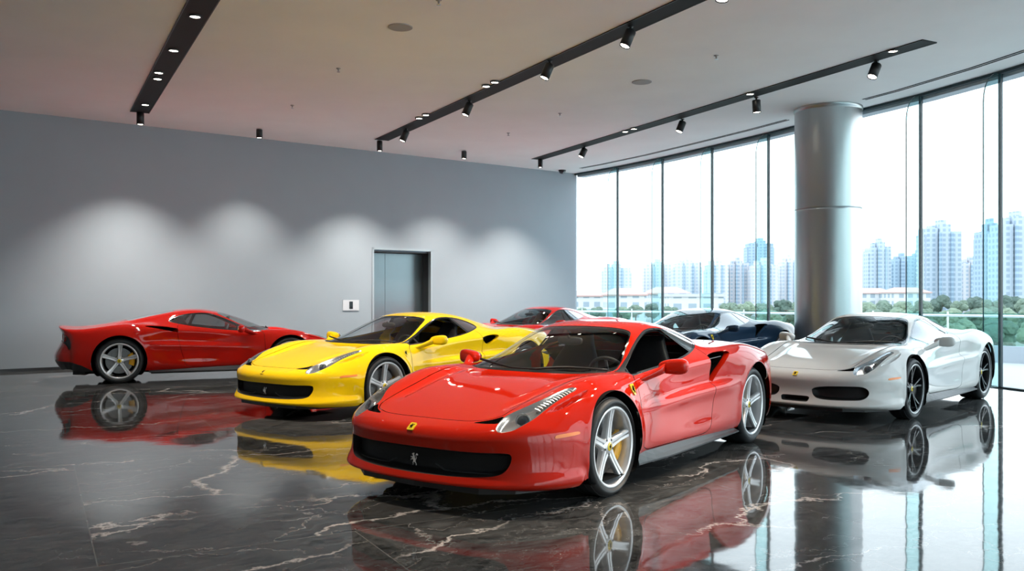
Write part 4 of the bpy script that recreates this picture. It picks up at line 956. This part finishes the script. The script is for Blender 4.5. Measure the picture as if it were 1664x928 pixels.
# low houses with red roofs
def low(px0,px1,pyt,D,label,roof=True):
    s=D/F_PX; x0,x1=(px0-832)*s,(px1-832)*s; H=max(6,CAM_H+(HOR-pyt)*s-GZ); W=x1-x0
    o=thing('low_building',label,'building',((x0+x1)/2,D,GZ),0,'low buildings before the towers')
    m=MB(); m.box((0,8,H/2-.5),(W/2,8,H/2-.5)); m.build('facade',M['low_white'],o)
    m=MB()
    if roof: m.prism([(-W/2-.6,-.6),(W/2+.6,-.6),(W/2+.6,16.6),(-W/2-.6,16.6)],H-1,H-.5); m.add([(-W/2-.6,-.6,H-.5),(W/2+.6,-.6,H-.5),(W/2+.6,16.6,H-.5),(-W/2-.6,16.6,H-.5),(-W/2+3,8,H+1.8),(W/2-3,8,H+1.8)],[(0,1,5,4),(1,2,5),(2,3,4,5),(3,0,4)])
    else: m.box((0,8,H-.6),(W/2+.4,8.4,.5))
    m.build('roof',M['roof_red'] if roof else FA[2],o)
low(930,985,478,330,'low white house with a red roof at the corner of the glass wall'); low(988,1050,476,300,'second low red-roofed house from the corner'); low(1058,1120,474,320,'long low house with a red roof before the third tower'); low(1088,1176,476,240,'wide white flat-roofed block with rows of windows',False); low(1392,1452,474,420,'low house with a red roof just past the column'); low(1455,1512,473,400,'low red-roofed house below the blue slab tower')
# trees
def leafmat(name,c0,c1):
    m,t,b=nt(name); n=t.nodes.new('ShaderNodeTexNoise'); n.inputs['Scale'].default_value=1.6; n.inputs['Detail'].default_value=8; n.inputs['Roughness'].default_value=.75
    c=t.nodes.new('ShaderNodeTexCoord'); r=t.nodes.new('ShaderNodeValToRGB'); r.color_ramp.elements[0].position=.35; r.color_ramp.elements[1].position=.7; r.color_ramp.elements[0].color=(*c0,1); r.color_ramp.elements[1].color=(*c1,1)
    t.links.new(c.outputs['Object'],n.inputs['Vector']); t.links.new(n.outputs[0],r.inputs[0]); t.links.new(r.outputs[0],b.inputs['Base Color']); b.inputs['Roughness'].default_value=.8; return m
LM=[leafmat('leaves_dark',(.045,.075,.06),(.10,.15,.12)),leafmat('leaves_mid',(.08,.12,.09),(.18,.24,.17)),leafmat('leaves_pale',(.12,.17,.12),(.25,.31,.21))]
M['bark']=pmat('bark',(.08,.06,.05),.9)
def crown_mesh(seed,mat):
    rnd=random.Random(seed); m=MB()
    for k in range(13):
        a=rnd.uniform(0,2*PI); e=rnd.uniform(-.5,1); rr=rnd.uniform(.25,.62); c=Vector((rr*math.cos(a)*math.cos(e*.9),rr*math.sin(a)*math.cos(e*.9),.05+.55*math.sin(e)))
        b=bmesh.new(); bmesh.ops.create_icosphere(b,subdivisions=3,radius=rnd.uniform(.30,.46))
        from mathutils import noise as NZ
        for v in b.verts:
            q=v.co*5+Vector((k*7.1,seed*3.3,0)); v.co*=1+.22*NZ.noise(q)+.16*NZ.noise(q*2.7)
        m.add([v.co+c for v in b.verts],[tuple(v.index for v in f.verts) for f in b.faces],0,False); b.free()
    return m.mesh('crown',[mat],fix=False)
CR=[[crown_mesh(s*10+j,LM[j]) for s in range(2)] for j in range(3)]
tm_=MB(); tm_.tube([(0,0,0),(.1,0,4),(0,.1,9)],[.28,.22,.14],8); TRK_M=tm_.mesh('trunk',[M['bark']])
TN=0
def tree(px,pyt,D,w,kind,label):
    global TN
    s=D/F_PX; top=CAM_H+(HOR-pyt)*s; r=w*s/2; hz=r*.95
    o=thing('tree',label,'tree',((px-832)*s,D,GZ),0,'trees below the terrace')
    c=link('crown',CR[kind][TN%2],o,(0,0,top-GZ-hz*.95)); c.scale=(r,r,hz); c.rotation_euler=(0,0,TN*1.3)
    tr=link('trunk',TRK_M,o); tr.scale=(1,1,max(.2,(top-GZ-hz)/9)); TN+=1
rows=[ # px, top, distance, width, kind
 (1405,489,190,46,2),(1436,487,180,50,1),(1468,488,185,44,2),(1500,487,175,48,1),(1529,479,165,46,0),(1560,487,135,36,1),(1586,482,185,46,0),(1612,486,150,46,1),(1640,480,155,58,0),(1672,482,150,54,1),
 (1420,499,120,56,1),(1462,497,115,58,2),(1506,498,112,56,1),(1548,498,108,60,2),(1592,496,105,60,1),(1634,498,102,60,2),(1680,496,100,64,1),
 (1440,516,84,70,2),(1500,514,80,74,1),(1560,516,78,76,2),(1620,514,76,78,1),(1684,516,74,80,2),
 (1033,493,210,34,1),(1060,491,200,40,0),(1010,497,190,36,2),(970,498,195,36,1),(945,499,190,34,2),(1090,497,180,40,1),(1185,489,215,40,1),(1212,488,210,44,2),(1240,490,205,42,1),(1270,485,200,46,0),(1300,487,200,44,1),(1150,497,170,42,2),(1120,500,165,40,1),(1200,502,140,50,1),(1250,502,135,52,2),(1290,503,130,50,1)]
KN=['dark green','mid green','pale green']
SPOTS_T=['{} tree beyond the railing, {} px']
rows_s=sorted(range(len(rows)),key=lambda i:rows[i][0])
def where(px):
    for lim,tx in ((985,'by the corner of the glass wall'),(1049,'below the lone pale tower'),(1095,'below the second tower'),(1160,'below the third tower'),(1222,'below the striped towers'),(1272,'below the blue high block'),(1330,'beside the far flank of the column'),(1452,'beside the near flank of the column'),(1508,'below the low blue towers'),(1567,'below the tallest striped tower'),(1602,'below the lower warm tower'),(1634,'at the last dark mullion'),(2000,'at the right edge of the photo')):
        if px<lim: return tx
seen={}
for i_,(px,py,D,w,k) in enumerate(rows):
    D*=1+.09*(i_%3-1); w*=.9
    D0=rows[i_][2]; depth='far' if D0>=145 else ('middle' if D0>=98 else 'near')
    lb='%s tree, %s row, %s'%(KN[k],depth,where(px)); seen.setdefault(lb,[]).append(px)
    tree(px,py,D,w,k,lb)
# ------------------------------------------------------------------ sky
w=bpy.data.worlds.new('overcast_sky'); SC.world=w; w.use_nodes=True; t=w.node_tree; bg=t.nodes['Background']
co=t.nodes.new('ShaderNodeTexCoord'); sp=t.nodes.new('ShaderNodeSeparateXYZ'); rp=t.nodes.new('ShaderNodeValToRGB'); nz=t.nodes.new('ShaderNodeTexNoise'); nz.inputs['Scale'].default_value=2.5; nz.inputs['Detail'].default_value=5
t.links.new(co.outputs['Generated'],sp.inputs[0]); t.links.new(sp.outputs[2],rp.inputs[0]); t.links.new(co.outputs['Generated'],nz.inputs['Vector'])
rp.color_ramp.elements[0].position=0; rp.color_ramp.elements[0].color=(.93,.97,1,1); rp.color_ramp.elements[1].position=.6; rp.color_ramp.elements[1].color=(.72,.83,.95,1)
mx=t.nodes.new('ShaderNodeMix'); mx.data_type='RGBA'; mx.blend_type='MULTIPLY'; mx.inputs['Factor'].default_value=.15; t.links.new(rp.outputs[0],mx.inputs['A']); t.links.new(nz.outputs[0],mx.inputs['B']); t.links.new(mx.outputs['Result'],bg.inputs[0])
bg.inputs[1].default_value=SKY
cd=bpy.data.cameras.new('camera'); cam=bpy.data.objects.new('camera',cd); COL.objects.link(cam)
cam.location=(0,0,CAM_H); cam.rotation_euler=(PI/2,0,0); cd.sensor_width=36; cd.lens=36*F_PX/1664; cd.shift_y=(HOR-464)/1664
cd.clip_end=4000; SC.camera=cam
SC.view_settings.view_transform='Standard'; SC.view_settings.look='None'; SC.view_settings.gamma=1; SC.view_settings.use_curve_mapping=False
cd.dof.use_dof=True; cd.dof.focus_distance=6.3; cd.dof.aperture_fstop=7.1
SC.view_settings.exposure=0.85
SC.cycles.use_denoising=True
SC.cycles.max_bounces=10; SC.cycles.diffuse_bounces=4; SC.cycles.glossy_bounces=5; SC.cycles.transparent_max_bounces=24
SC.cycles.caustics_reflective=True; SC.cycles.caustics_refractive=False; SC.cycles.sample_clamp_indirect=4; SC.cycles.blur_glossy=.8
